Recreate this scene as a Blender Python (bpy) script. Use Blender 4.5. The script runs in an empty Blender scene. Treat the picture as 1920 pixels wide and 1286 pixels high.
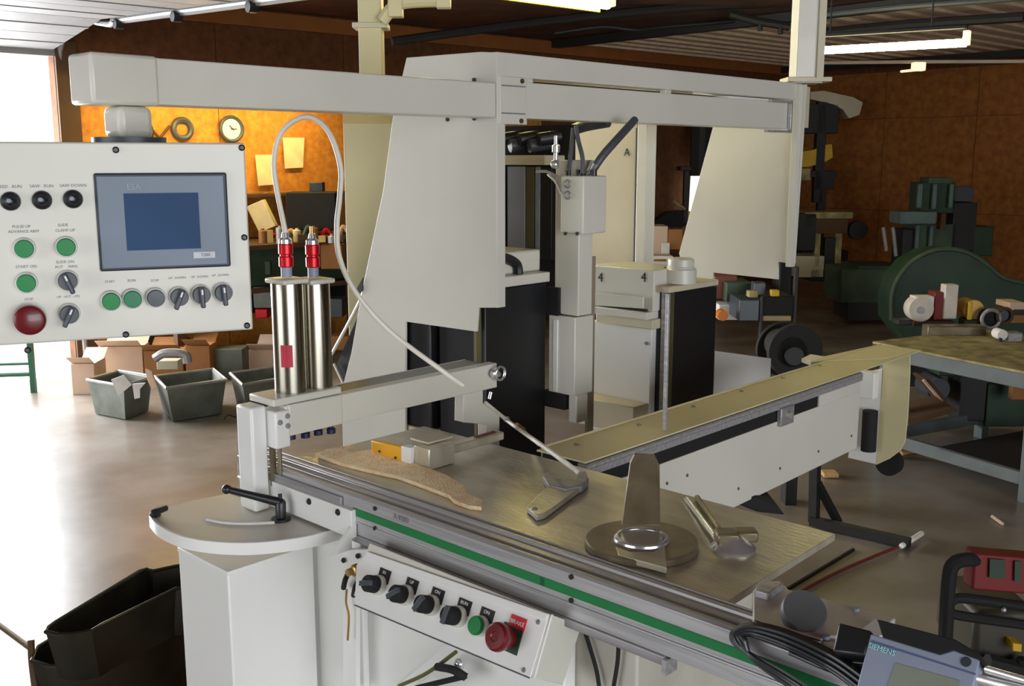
import bpy, math, random
from mathutils import Vector, Matrix
random.seed(7)
S = bpy.context.scene
COL = S.collection

# ------------------------------------------------------------------ camera
F, PITCH, YAW, H = 1937.0, math.radians(10.2), math.radians(43.3), 1.70
cam_d = bpy.data.cameras.new('camera'); cam = bpy.data.objects.new('camera', cam_d); COL.objects.link(cam)
cam.location = (0, 0, H); cam.rotation_euler = (math.pi/2 - PITCH, 0, YAW)
cam_d.sensor_width = 36; cam_d.lens = F*36/1920; cam_d.clip_start = .02; cam_d.clip_end = 200
S.camera = cam
# ------------------------------------------------------------------ world, exposure, daylight
S.view_settings.view_transform = 'Standard'; S.view_settings.look = 'None'
S.view_settings.gamma = 1; S.view_settings.exposure = 0.0; S.view_settings.use_curve_mapping = False
wd = bpy.data.worlds.new('sky'); S.world = wd; wd.use_nodes = True
wd.node_tree.nodes['Background'].inputs[0].default_value = (.93, .97, 1, 1)
wd.node_tree.nodes['Background'].inputs[1].default_value = 1.9
VD = Vector((-math.sin(YAW), math.cos(YAW), 0)); RD = Vector((math.cos(YAW), math.sin(YAW), 0)); UP = Vector((0, 0, 1))
def LD(lat, dep, z=0): return RD*lat + VD*dep + UP*z
# room frame: corner of the two far walls, U runs along the left wall towards us, N along the right wall
RC = LD(4.09, 14.9); RU = LD(-.743, -.669).normalized(); RN = LD(.669, -.743).normalized()
def RM(u, w, z=0): return RC + RU*u + RN*w + UP*z
def area(name, loc, target, sx, sy, power, color):
    l = bpy.data.lights.new(name, 'AREA'); l.shape = 'RECTANGLE'; l.size = sx; l.size_y = sy; l.energy = power; l.color = color
    o = bpy.data.objects.new(name, l); COL.objects.link(o); o.location = loc
    o.rotation_euler = (Vector(target)-Vector(loc)).to_track_quat('-Z', 'Y').to_euler()
    return o
area('added_rear_daylight', RM(13.2, 13.6, 1.9), RM(12.0, 6, 1.0), 5.0, 3.2, 255, (.93, .96, 1))  # unseen light added behind the camera to brighten the machine front
area('added_side_daylight', RM(18.5, 6.5, 1.8), RM(12, 6.5, 1.0), 4.0, 3.0, 105, (.92, .96, 1))  # second unseen light, added at the side for the left-facing plates
area('daylight_far_bay_door', RM(12.1, -.6, 1.6), RM(12.4, 5, .4), 3.4, 2.3, 520, (.96, .98, 1))

# ------------------------------------------------------------------ pixel -> point on a real plane
def ray(px, py):
    u = (px-960)/F; w = (643-py)/F
    h = math.cos(PITCH)+w*math.sin(PITCH); z = w*math.cos(PITCH)-math.sin(PITCH)
    return RD*u + VD*h + UP*z, h
O3 = Vector((0, 0, H))
def onp(P, n, px, py):
    r, _ = ray(px, py); return O3 + r*((Vector(P)-O3).dot(n)/r.dot(n))
def A(x, px, py): return onp((x, 0, 0), Vector((1, 0, 0)), px, py)
def B(y, px, py): return onp((0, y, 0), Vector((0, 1, 0)), px, py)
def Z(z, px, py): return onp((0, 0, z), UP, px, py)
def D(d, px, py):
    r, h = ray(px, py); return O3 + r*(d/h)

# ------------------------------------------------------------------ materials
def lin(c):
    r = []
    for v in c:
        v /= 255.0; r.append(v/12.92 if v <= .04045 else ((v+.055)/1.055)**2.4)
    return tuple(r)+(1,)
def mat(name, c, rough=.5, metal=0, c2=None, scale=8, bump=0, detail=4, stretch=None, coat=0, lo=.35, hi=.65, bscale=None):
    m = bpy.data.materials.new(name); m.use_nodes = True; t = m.node_tree; N = t.nodes; L = t.links
    b = N['Principled BSDF']; b.inputs['Roughness'].default_value = rough; b.inputs['Metallic'].default_value = metal
    if coat: b.inputs['Coat Weight'].default_value = coat
    b.inputs['Base Color'].default_value = lin(c)
    if c2 is None: c2 = tuple(v*.93 for v in c)
    tc = N.new('ShaderNodeTexCoord'); mp = N.new('ShaderNodeMapping'); L.new(tc.outputs['Object'], mp.inputs[0])
    if stretch: mp.inputs['Scale'].default_value = stretch
    no = N.new('ShaderNodeTexNoise'); no.inputs['Scale'].default_value = scale; no.inputs['Detail'].default_value = detail
    L.new(mp.outputs[0], no.inputs['Vector'])
    cr = N.new('ShaderNodeValToRGB'); cr.color_ramp.elements[0].position = lo; cr.color_ramp.elements[1].position = hi
    cr.color_ramp.elements[0].color = lin(c2); cr.color_ramp.elements[1].color = lin(c)
    L.new(no.outputs['Fac'], cr.inputs[0]); L.new(cr.outputs[0], b.inputs['Base Color'])
    if bump:
        bp = N.new('ShaderNodeBump'); bp.inputs['Strength'].default_value = bump; bp.inputs['Distance'].default_value = .01
        n2 = N.new('ShaderNodeTexNoise'); n2.inputs['Scale'].default_value = bscale or scale*6; L.new(mp.outputs[0], n2.inputs['Vector'])
        L.new(n2.outputs['Fac'], bp.inputs['Height']); L.new(bp.outputs[0], b.inputs['Normal'])
    return m
def emit(name, c, s):
    m = mat(name, c); b = m.node_tree.nodes['Principled BSDF']
    b.inputs['Emission Color'].default_value = lin(c); b.inputs['Emission Strength'].default_value = s
    return m
M = dict(
 cream=mat('cream_machine_paint', (214, 212, 201), .38, scale=3, coat=.15, c2=(208, 206, 194)),
 white=mat('white_machine_paint', (232, 232, 228), .4, scale=3, coat=.2, c2=(226, 226, 222)),
 duct=mat('yellowed_cream_paint', (214, 204, 160), .5, scale=3, c2=(206, 196, 152)),
 beige=mat('beige_paint', (205, 196, 170), .5, scale=3),
 alu=mat('brushed_aluminium', (196, 195, 196), .36, .45, (168, 167, 170), 14, stretch=(.3, 8, 8)),
 alud=mat('dull_aluminium', (166, 164, 164), .45, .4, (144, 142, 144), 14, stretch=(.3, 8, 8)),
 steel=mat('ground_steel_plate', (206, 200, 180), .3, .45, (180, 174, 154), 7, bump=.06, stretch=(1, 3, 1)),
 steeld=mat('dark_tool_steel', (134, 122, 98), .36, .4, (114, 102, 80), 20),
 chrome=mat('chrome', (222, 224, 226), .2, .75, (205, 207, 210)),
 stain=mat('polished_stainless_tube', (176, 172, 158), .22, 1, (160, 156, 142), 4, stretch=(6, 6, .3)),
 black=mat('black_plastic', (26, 27, 30), .4, coat=.1), mblack=mat('matte_black', (22, 22, 22), .8),
 blkpaint=mat('black_panel_paint', (30, 31, 34), .42, 0, (24, 25, 28), 4),
 dgrey=mat('dark_grey_plastic', (66, 72, 80), .4), hose=mat('dark_grey_hose', (74, 78, 84), .45),
 cable=mat('black_cable', (32, 35, 38), .38, coat=.2), whose=mat('white_nylon_hose', (232, 226, 212), .4),
 green=mat('green_button_cap', (4, 138, 66), .5), greenl=mat('pale_green_button_cap', (40, 128, 88), .5),
 gstripe=mat('green_rail_stripe', (4, 122, 60), .55), red=mat('red_button_cap', (108, 10, 20), .35, coat=.3),
 redm=mat('red_anodised_fitting', (205, 22, 34), .3, .4), redp=mat('red_paint', (120, 28, 26), .6),
 rlabel=mat('red_label', (222, 24, 44), .5), wprint=mat('white_print', (245, 245, 240), .6), gprint=mat('grey_print', (120, 120, 125), .6),
 teal=mat('pale_teal_print', (180, 240, 245), .6), bezel=mat('slate_blue_bezel', (108, 122, 140), .42), bezeld=mat('dark_bezel_edge', (52, 58, 68), .5),
 screen=mat('switched_off_blue_screen', (34, 72, 112), .7, 0, (30, 64, 102), 3), lcd=mat('grey_green_display_glass', (146, 152, 138), .3),
 dro=mat('grey_blue_housing', (150, 160, 180), .45), navy=mat('navy_foot_rubber', (24, 28, 62), .5), yellow=mat('yellow_block', (238, 176, 22), .5),
 brass=mat('brass', (196, 160, 92), .35, .8), wood=mat('raw_timber', (214, 178, 126), .8, 0, (190, 148, 96), 18, bump=.3, stretch=(1, 6, 6)),
 osbchip=mat('chipboard_offcut', (254, 230, 188), .85, 0, (246, 212, 162), 40, bump=.5, lo=.4, hi=.6),
 card=mat('brown_cardboard', (160, 112, 66), .85, 0, (150, 96, 46), 4), cardp=mat('pale_cardboard', (222, 194, 170), .85, 0, (210, 180, 154), 4),
 gtin=mat('galvanised_grey_steel', (120, 124, 116), .5, .4, (92, 96, 88), 6), darksteel=mat('oily_dark_sheet_steel', (60, 58, 46), .36, .55, (36, 36, 30), 5, coat=.2),
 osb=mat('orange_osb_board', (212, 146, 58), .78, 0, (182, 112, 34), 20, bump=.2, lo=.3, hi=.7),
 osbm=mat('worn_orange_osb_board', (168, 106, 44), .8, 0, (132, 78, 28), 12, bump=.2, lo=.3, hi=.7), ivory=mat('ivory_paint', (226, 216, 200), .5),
 osbd=mat('brown_shaded_osb_board', (112, 68, 32), .82, 0, (84, 48, 20), 14, bump=.2, lo=.3, hi=.7),
 ceilb=mat('dark_brown_ceiling_board', (96, 62, 42), .85, 0, (68, 44, 30), 3), ceilm=mat('pinkish_beige_ceiling_metal', (238, 216, 196), .7, 0, (220, 200, 178), 2, stretch=(1, 6, 1)),
 dark=mat('blackened_steel', (34, 34, 34), .6), white_door=mat('white_door_panel', (140, 140, 141), .6, 0, (132, 132, 133), 5),
 concrete=mat('worn_concrete', (142, 134, 126), .27, 0, (112, 102, 92), 1.7, bump=.08, detail=9, bscale=9),
 mgreen=mat('machine_green_paint', (64, 84, 62), .5, 0, (46, 62, 46), 5), mgreend=mat('dark_machine_green', (34, 62, 40), .5, 0, (26, 48, 32), 5), tgreen=mat('grey_green_paint', (92, 112, 108), .5, 0, (74, 92, 90), 5),
 bench=mat('blue_grey_bench_paint', (96, 104, 104), .6, 0, (76, 84, 84), 4), benchtop=mat('dusty_bench_top', (176, 164, 112), .8, 0, (120, 110, 76), 9),
 yel=mat('yellow_machine_paint', (214, 172, 20), .5), paper=mat('cream_paper', (240, 226, 180), .8), brown=mat('brown_timber', (88, 62, 38), .8),
 rag=mat('white_rag', (240, 238, 232), .9), tube=emit('fluorescent_tube', (255, 244, 178), 42), window=emit('daylit_window', (255, 255, 250), 1.5),
 lampend=emit('glowing_lamp_holder', (255, 244, 200), 1.0), reflector=mat('yellowed_lamp_reflector', (236, 220, 120), .4), mat_=mat('dark_rubber_mat', (60, 48, 40), .9))

# ------------------------------------------------------------------ geometry collector
class G:
    def __init__(s): s.v = []; s.f = []
    def add(s, vs, fs):
        o = len(s.v); s.v += [Vector(v) for v in vs]; s.f += [tuple(i+o for i in f) for f in fs]; return s
    def box(s, a, b):
        x0, y0, z0 = [min(a[i], b[i]) for i in range(3)]; x1, y1, z1 = [max(a[i], b[i]) for i in range(3)]
        return s.add([(x0,y0,z0),(x1,y0,z0),(x1,y1,z0),(x0,y1,z0),(x0,y0,z1),(x1,y0,z1),(x1,y1,z1),(x0,y1,z1)],
                     [(0,3,2,1),(4,5,6,7),(0,1,5,4),(1,2,6,5),(2,3,7,6),(3,0,4,7)])
    def obox(s, c, e1, e2, e3):
        c, e1, e2, e3 = Vector(c), Vector(e1), Vector(e2), Vector(e3)
        if e1.cross(e2).dot(e3) < 0: e1 = -e1
        P = [c+e1*i+e2*j+e3*k for k in (-1,1) for i, j in ((-1,-1),(1,-1),(1,1),(-1,1))]
        return s.add(P, [(0,3,2,1),(4,5,6,7),(0,1,5,4),(1,2,6,5),(2,3,7,6),(3,0,4,7)])
    def prism(s, pts, vec):
        pts = [Vector(p) for p in pts]; vec = Vector(vec); n = len(pts)
        nrm = Vector((0,0,0))
        for i in range(n): nrm += (pts[i]-pts[0]).cross(pts[(i+1) % n]-pts[0])
        if nrm.dot(vec) > 0: pts.reverse()
        return s.add(pts+[p+vec for p in pts], [tuple(range(n)), tuple(range(2*n-1, n-1, -1))]+[(i, n+i, n+(i+1) % n, (i+1) % n) for i in range(n)])
    def cyl(s, a, b, r, r2=None, seg=20):
        return s.tube([a, b], [r, r if r2 is None else r2], seg, False)
    def tube(s, pts, r, seg=10, smooth=True, n=6):
        pts = [Vector(p) for p in pts]
        if smooth and len(pts) > 2: pts = spline(pts, n)
        k = len(pts); rs = r if isinstance(r, (list, tuple)) else [r]*k
        if len(rs) != k: rs = [rs[0]+(rs[-1]-rs[0])*i/(k-1) for i in range(k)]
        tan = [(pts[min(i+1, k-1)]-pts[max(i-1, 0)]).normalized() for i in range(k)]
        a = tan[0].orthogonal().normalized(); o = len(s.v); vs = []; fs = []
        for i in range(k):
            a = (a-tan[i]*a.dot(tan[i])).normalized(); b = tan[i].cross(a)
            vs += [pts[i]+(a*math.cos(2*math.pi*j/seg)+b*math.sin(2*math.pi*j/seg))*rs[i] for j in range(seg)]
        for i in range(k-1):
            for j in range(seg): fs.append((i*seg+j, i*seg+(j+1) % seg, (i+1)*seg+(j+1) % seg, (i+1)*seg+j))
        fs.append(tuple(range(seg-1, -1, -1))); fs.append(tuple((k-1)*seg+j for j in range(seg)))
        return s.add(vs, fs)
    def lathe(s, o, ax, prof, seg=28):      # prof: (radius, height) along ax from o, closed ends
        o, ax = Vector(o), Vector(ax).normalized(); a = ax.orthogonal().normalized(); b = ax.cross(a); vs = []; fs = []
        for r, h in prof: vs += [o+ax*h+(a*math.cos(2*math.pi*j/seg)+b*math.sin(2*math.pi*j/seg))*max(r, 1e-5) for j in range(seg)]
        for i in range(len(prof)-1):
            for j in range(seg): fs.append((i*seg+j, i*seg+(j+1) % seg, (i+1)*seg+(j+1) % seg, (i+1)*seg+j))
        fs.append(tuple(range(seg-1, -1, -1))); fs.append(tuple((len(prof)-1)*seg+j for j in range(seg)))
        return s.add(vs, fs)
    def torus(s, c, ax, R, r, seg=32, sg=10):
        c, ax = Vector(c), Vector(ax).normalized(); a = ax.orthogonal().normalized(); b = ax.cross(a); vs = []; fs = []
        for i in range(seg):
            d = a*math.cos(2*math.pi*i/seg)+b*math.sin(2*math.pi*i/seg)
            vs += [c+d*(R+r*math.cos(2*math.pi*j/sg))+ax*(r*math.sin(2*math.pi*j/sg)) for j in range(sg)]
        for i in range(seg):
            for j in range(sg): fs.append((i*sg+j, ((i+1) % seg)*sg+j, ((i+1) % seg)*sg+(j+1) % sg, i*sg+(j+1) % sg))
        return s.add(vs, fs)
    def ball(s, c, r, sq=1.0): 
        return s.lathe(c, UP, [(r*math.sin(math.pi*i/10), -r*sq*math.cos(math.pi*i/10)) for i in range(11)], 18)
def spline(p, n=6):
    q = [p[0]*2-p[1]]+p+[p[-1]*2-p[-2]]; out = []
    for i in range(1, len(q)-2):
        for k in range(n):
            t = k/n; a, b, c, d = q[i-1], q[i], q[i+1], q[i+2]
            out.append(.5*((2*b)+(c-a)*t+(2*a-5*b+4*c-d)*t*t+(3*b-a-3*c+d)*t**3))
    return out+[p[-1]]

def wloc(o):
    l = Vector((0,0,0))
    while o: l = l+o.location; o = o.parent
    return l
def mk(name, g, m, parent=None, bev=0, loc=None):
    base = wloc(parent) if parent else Vector((0,0,0))
    if loc is None: loc = sum(g.v, Vector((0,0,0)))/len(g.v)
    me = bpy.data.meshes.new(name); me.from_pydata([v-loc for v in g.v], [], g.f); me.validate(); me.update()
    me.polygons.foreach_set('use_smooth', [True]*len(me.polygons)); me.set_sharp_from_angle(angle=math.radians(35))
    me.materials.append(M[m] if isinstance(m, str) else m)
    o = bpy.data.objects.new(name, me); COL.objects.link(o); o.location = loc-base
    if parent: o.parent = parent
    if bev:
        b = o.modifiers.new('bevel', 'BEVEL'); b.width = bev; b.segments = 2; b.limit_method = 'ANGLE'; b.angle_limit = math.radians(40)
    return o
def thing(name, label, cat, loc, group=None):
    o = bpy.data.objects.new(name, None); COL.objects.link(o); o.location = loc; o.empty_display_size = .05
    return tag(o, label, cat, group)
def tag(o, label, cat, group=None):
    o['label'] = label; o['category'] = cat
    if group: o['group'] = group
    return o
def struct(name, g, m, bev=0):
    o = mk(name, g, m, None, bev); o['kind'] = 'structure'; return o
def text(name, s, size, c, e1, e2, m, parent, thick=.0003):
    cu = bpy.data.curves.new(name, 'FONT'); cu.body = s; cu.size = size; cu.align_x = 'CENTER'; cu.align_y = 'CENTER'; cu.extrude = thick; cu.resolution_u = 2
    t = bpy.data.objects.new(name, cu); me = bpy.data.meshes.new_from_object(t)
    e1, e2 = Vector(e1).normalized(), Vector(e2).normalized(); n = e1.cross(e2)
    R = Matrix((e1, e2, n)).transposed()
    for v in me.vertices: v.co = R @ v.co
    me.materials.clear(); me.materials.append(M[m]); bpy.data.objects.remove(t); bpy.data.curves.remove(cu)
    o = bpy.data.objects.new(name, me); COL.objects.link(o); o.parent = parent; o.location = Vector(c)+n*thick-wloc(parent)
    return o
X1, Y1, Z1 = Vector((1,0,0)), Vector((0,1,0)), UP

# ================================================================== THE SETTING
CE = 2.95
struct('floor', G().prism([RM(0, 0), RM(18.4, 0), RM(18.4, 13.4), RM(0, 13.4)], (0, 0, -.1)), 'concrete')
o = struct('ground', G().prism([RM(6, 0, 0), RM(24, 0, 0), RM(24, -14, 0), RM(6, -14, 0)], (0, 0, -.1)), mat('sunlit_pavement', (236, 234, 228), .8))
def rwall(name, a, b, z0, z1, th, m):    # vertical slab between two room points
    return G().prism([RM(*a, z0), RM(*b, z0), RM(*b, z1), RM(*a, z1)], th)
# left wall: frame slab with the bay opening, then osb sheets as pieces of their own
DU0, DU1, DZ = 10.18, 14.0, 2.47
g = G()
for u0, u1, z0, z1 in ((0, DU0, 0, CE), (DU1, 18.4, 0, CE), (DU0, DU1, DZ, CE)):
    g.prism([RM(u0, 0, z0), RM(u1, 0, z0), RM(u1, 0, z1), RM(u0, 0, z1)], RN*-.12)
wl = struct('wall_left', g, 'osbd')
def sheets(wall, fn, n, w0, w, rows, m, skip=()):
    for i in range(n):
        for j, (z0, z1) in enumerate(rows):
            if (i, j) in skip: continue
            a, b = w0+i*w+.004, w0+(i+1)*w-.004
            mk('panel', G().prism([fn(a, z0+.004), fn(b, z0+.004), fn(b, z1-.004), fn(a, z1-.004)], fn(0, 0, True)), m, wall)
wall_rows = ((0, 1.0), (1.0, 2.2), (2.2, 2.80))
def fA(t, z, nrm=False): return RN*.012 if nrm else RM(t, 0, z)
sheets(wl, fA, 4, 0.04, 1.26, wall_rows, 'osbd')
sheets(wl, fA, 4, 5.08, 1.26, wall_rows[:2], 'osb'); sheets(wl, fA, 4, 5.08, 1.26, wall_rows[2:], 'osbd')  # top row darker brown: shade above the bench lamp put into the colour
wr = struct('wall_right', G().prism([RM(0, 0, 0), RM(0, 13.4, 0), RM(0, 13.4, CE), RM(0, 0, CE)], RU*-.12), 'osbd')
def fB(t, z, nrm=False): return RU*.012 if nrm else RM(0, t, z)
sheets(wr, fB, 9, 0.04, 1.22, wall_rows, 'osbm')
struct('wall_rear', G().prism([RM(0, 13.4, 0), RM(10, 13.4, 0), RM(10, 13.4, CE), RM(0, 13.4, CE)], RN*.12).prism([RM(16.5, 13.4, 0), RM(18.4, 13.4, 0), RM(18.4, 13.4, CE), RM(16.5, 13.4, CE)], RN*.12), 'osbd')
struct('wall_side', G().prism([RM(18.4, 0, 0), RM(18.4, 4, 0), RM(18.4, 4, CE), RM(18.4, 0, CE)], RU*.12).prism([RM(18.4, 9, 0), RM(18.4, 13.4, 0), RM(18.4, 13.4, CE), RM(18.4, 9, CE)], RU*.12), 'osbd')
cl = struct('ceiling', G().prism([RM(0, 0, CE), RM(18.4, 0, CE), RM(18.4, 13.4, CE), RM(0, 13.4, CE)], (0, 0, .1)), 'ceilb')
for i in range(12):      # ribbed metal sheets over the far end
    a = i*1.1+.01
    g = G().prism([RM(.05, a, CE-.02), RM(4.9, a, CE-.02), RM(4.9, a+1.08, CE-.02), RM(.05, a+1.08, CE-.02)], (0, 0, .018))
    for k in range(4): g.prism([RM(.05, a+.14+k*.27, CE-.045), RM(4.9, a+.14+k*.27, CE-.045), RM(4.9, a+.18+k*.27, CE-.045), RM(.05, a+.18+k*.27, CE-.045)], (0, 0, .03))
    mk('panel', g, 'ceilm', cl)
struct('trim_1', G().prism([RM(.02, .013, 2.80), RM(10.1, .013, 2.80), RM(10.1, .013, 2.93), RM(.02, .013, 2.93)], RN*.04), mat('orange_brown_trim', (150, 92, 40), .8), .004)
struct('trim_2', G().prism([RM(DU0-.0, .013, 0), RM(DU0-.16, .013, 0), RM(DU0-.16, .013, DZ+.1), RM(DU0, .013, DZ+.1)], RN*.03), 'brown', .004)
struct('trim_3', G().prism([RM(4.88, .02, 2.86), RM(4.98, .02, 2.86), RM(4.98, .02, CE-.01), RM(4.88, .02, CE-.01)], RN*13), 'dark')
# ceiling joists and conduits
for i, u in enumerate((.6,)):
    struct('ceiling_rib' if 0 else 'trim_%d' % (4+i), G().prism([RM(u, .05, CE-.13), RM(u+.05, .05, CE-.13), RM(u+.05, .05, CE-.05), RM(u, .05, CE-.05)], RN*13), 'dark')
# overhead sectional door, rolled up under the roof
h0, h1 = Z(2.64, 190, 36), Z(2.64, 440, 2); tr = (h1-h0); tr.z = 0; tr.normalize()
side = RU
door = struct('door_1', G().prism([RM(DU0, -.02, DZ-.02), RM(DU1, -.02, DZ-.02), RM(DU1, -.02, DZ+.04), RM(DU0, -.02, DZ+.04)], RN*.06), 'white_door', .004)
p0 = RM(DU0+.02, .03, DZ+.02)
bend = h0+Vector((0, 0, 0))
def strip(a, b, th=.045):
    e = (b-a); L = 4.0
    return G().prism([a, b, b+side*L, a+side*L], (0, 0, th))
path = [p0+(bend-p0)*t for t in (0, .5, 1)] + [bend+tr*t for t in (.55, 1.1, 1.65, 2.2, 2.75)]
for i in range(len(path)-1):
    a, b = path[i], path[i+1]; d = (b-a)
    g = strip(a+d*.01, b-d*.01)
    for q in (.5,): g.prism([a+d*(q-.03)-UP*.006, a+d*(q+.03)-UP*.006, a+d*(q+.03)-UP*.006+side*4, a+d*(q-.03)-UP*.006+side*4], (0, 0, .01))
    mk('panel', g, 'white_door', door)
off = -side*.06
track = mk('track', G().tube([RM(DU0-.06, .06, 0), p0+off, bend+off-UP*.03, bend+tr*.3+off, bend+tr*2.75+off], .022, 8, True, 4), 'alud', door)
for t in (0.1, .75, 1.5):
    q = bend+tr*t+off-UP*.035; mk('roller', G().cyl(q-side*.03, q+side*.03, .035, seg=12), 'black', door)
mk('rail', G().prism([bend+off-UP*.03, bend+tr*2.75+off-UP*.03, bend+tr*2.75+off+UP*.07, bend+off+UP*.07], -side*.03), 'white_door', door)

# ceiling conduits and pipes
def conduit(label, pts, r, m='dark'):
    o = mk('conduit', G().tube(pts, r, 8, True, 3), m); return tag(o, label, 'pipe')
conduit('dark pipe under the ceiling rising to the right beside the middle lamp', [D(8.4, 735, 78), D(8.8, 1000, 42), D(9.0, 1280, 14), D(9.2, 1475, 6)], .035)
conduit('thin dark cable sagging below the pipe behind the hood', [D(9.6, 1040, 62), D(9.6, 1130, 50), D(9.6, 1190, 56), D(9.7, 1250, 50), D(9.8, 1470, 32)], .018)
conduit('grey conduit along the ceiling right of the cream post', [D(8.4, 1525, 30), D(8.0, 1680, 14), D(7.6, 1920, -4)], .022, 'hose')
conduit('black pipe under the ceiling above the right hanging lamp', [D(9.6, 1530, 62), D(9.0, 1700, 46), D(8.4, 1920, 32)], .04)
conduit('pale conduit low along the ceiling end beside the far lamp bulb', [D(12.4, 1530, 118), D(12, 1720, 116), D(11.6, 1920, 115)], .02, 'ceilm')
hb = thing('beam_hanger', 'black bracket with two drop rods hanging from the ceiling behind the hood', 'bracket', D(9, 1440, 40))
mk('arm', G().tube([D(9, 1368, 26), D(9, 1420, 40), D(9, 1480, 50)], .035, 8), 'dark', hb)
for x, y in ((1424, 48), (1462, 54)): mk('rod', G().cyl(D(9, x, y-8), D(9, x+2, y+10), .022, seg=8), 'dark', hb)

# ================================================================== LAMPS
def lamp(label, a, b, loc, end=True, hm='dark', tm='tube'):
    t = thing('fluorescent_lamp', label, 'lamp', loc)
    d = (b-a).normalized()
    mk('tube', G().cyl(a, b, .026, seg=12), tm, t)
    s = d.cross(UP).normalized()
    mk('housing', G().obox((a+b)/2+UP*.10, (b-a)/2*1.0, s*.022, UP*.012), hm, t, .004)
    for p in ((a, b) if end else (a,)):
        mk('holder', G().obox(p+UP*.03, d*.02, s*.03, UP*.045), 'lampend', t, .004)
    for q in ((.2, .8) if a.z > 2.15 else ()):
        p = a+(b-a)*q+UP*.1; mk('rod', G().cyl(p, Vector((p.x, p.y, CE)), .006, seg=6), 'dark', t)
    return t
lamp('long fluorescent tube hanging beyond the top right corner of the cream hood', D(7.5, 1496, 97), D(6.9, 1812, 80), D(7.2, 1650, 85))
t = lamp('fluorescent lamp with yellow reflector above the middle of the hood', D(3.9, 680, -62), D(4.6, 1140, 6), D(4.3, 1020, -5), tm=emit('warm_ceiling_tube', (255, 240, 165), 48))
mk('reflector', G().obox((D(3.93, 680, -44)+D(4.63, 1125, 16))/2, (D(4.63, 1125, 16)-D(3.93, 680, -44))/2, VD*.012, UP*.016), mat('lit_yellow_reflector', (246, 222, 70), .5), t)
t = thing('fluorescent_lamp', 'small distant lamp seen end-on near the right far wall', 'lamp', D(11.5, 1722, 126))
mk('holder', G().obox(D(11.5, 1722, 125), RD*.065, VD*.05, UP*.045), 'lampend', t, .01)
mk('tube', G().cyl(D(11.5, 1718, 131), D(12.9, 1690, 134), .015, seg=8), 'lampend', t)
# bench light on the left wall, hidden behind the boom arm
lamp('bench lamp on the orange wall, behind the long cream boom arm', RM(9.9, .55, 2.12), RM(8.0, .55, 2.12), RM(9, .55, 2.1), hm='dark', tm=emit('warm_bench_tube', (255, 226, 150), 48))
mk('reflector', G().prism([RM(9.95, .35, 2.2), RM(7.95, .35, 2.2), RM(7.95, .78, 2.2), RM(9.95, .78, 2.2)], (0, 0, .01)), 'reflector', bpy.data.objects['fluorescent_lamp.003'])

# ================================================================== SAW HOOD
HY, HX, FY = 1.88, -1.826, 3.41
hood = thing('saw_hood', 'large cream sheet-metal hood with two side plates joined by top beams', 'machine', (HX, HY, .3))
pl = [B(HY, *q) for q in ((762,108),(900,97),(930,98),(930,577),(896,577),(893,622),(760,603),(760,835))]
pr = [B(HY, *q) for q in ((640,735),(659,660),(677,553),(696,463),(718,359),(737,217))]
lo = [Vector((pl[-1].x, HY, .35)), Vector((pr[0].x, HY, .35))]
sp = mk('side_plate', G().prism(pl+lo+pr, (0, .008, 0)), 'cream', hood, .0015)
for q in ((840,153),(890,150),(840,224),(890,222)):
    mk('bolt', G().cyl(B(HY, *q), B(HY, *q)-Y1*.004, .0055, seg=12), 'black', sp)
mk('edge_flange', G().box((HX-.003, HY, B(HY, 930, 577).z), (HX+.003, HY+.03, 1.953)), 'cream', sp, .001)
fp = [B(FY, *q) for q in ((1352,180),(1512,158),(1490,495),(1459,491),(1459,524),(1337,511),(1337,531),(1287,524),(1273,475))]
fpl = mk('side_plate', G().prism(fp, (0, .008, 0)), 'cream', hood, .0015)
mk('edge_flange', G().box((HX-.01, FY-.02, 1.31), (HX+.012, FY+.01, 1.95)), 'cream', fpl, .001)
mk('rear_channel', G().box((HX+.012, FY+.02, A(HX, 1510, 240).z), (HX-.02, FY+.06, 1.945)), 'beige', hood, .002)
mk('top_beam', G().box((HX, HY+.004, 1.897), (HX-.075, FY+.03, 1.955)), 'cream', hood, .003)
mk('cross_beam', G().box((HX-.002, 1.96, 1.797), (HX-.085, 3.36, 1.887)), 'cream', hood, .003)
mk('cover_strip', G().box((HX+.002, 2.95, 1.886), (HX-.08, 3.33, 1.893)), 'white', hood, .001)
b = mk('bracket', G().box((HX+.008, HY+.006, 1.781), (HX-.09, 1.985, 1.897)), 'cream', hood, .002)
for z, y in ((1.888, 1.965), (1.79, 1.962)): mk('bolt', G().cyl((HX+.008, y, z), (HX+.012, y, z), .006, seg=12), 'brown', b)
mk('rib', G().box((HX+.008, HY+.01, 1.873), (HX+.012, 1.975, 1.876)), 'alud', b); mk('rib', G().box((HX+.008, HY+.01, 1.806), (HX+.012, 1.975, 1.809)), 'alud', b)
c0, c1 = A(HX+.012, 1440, 190), A(HX+.012, 1484, 252)
g = G().box((HX-.0, c0.y, 1.783), (HX+.014, c1.y, 1.791)).box((HX, c0.y+.02, 1.884), (HX+.014, c1.y, 1.892)).box((HX, c1.y-.012, 1.791), (HX+.014, c1.y, 1.884))
mk('end_bracket', g, 'alu', hood, .002)
for x in (985, 1248):
    p = A(HX, x, 175); mk('lug', G().box((HX-.02, p.y, 1.886), (HX, p.y+.03, 1.897)), 'cream', hood, .002)
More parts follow.
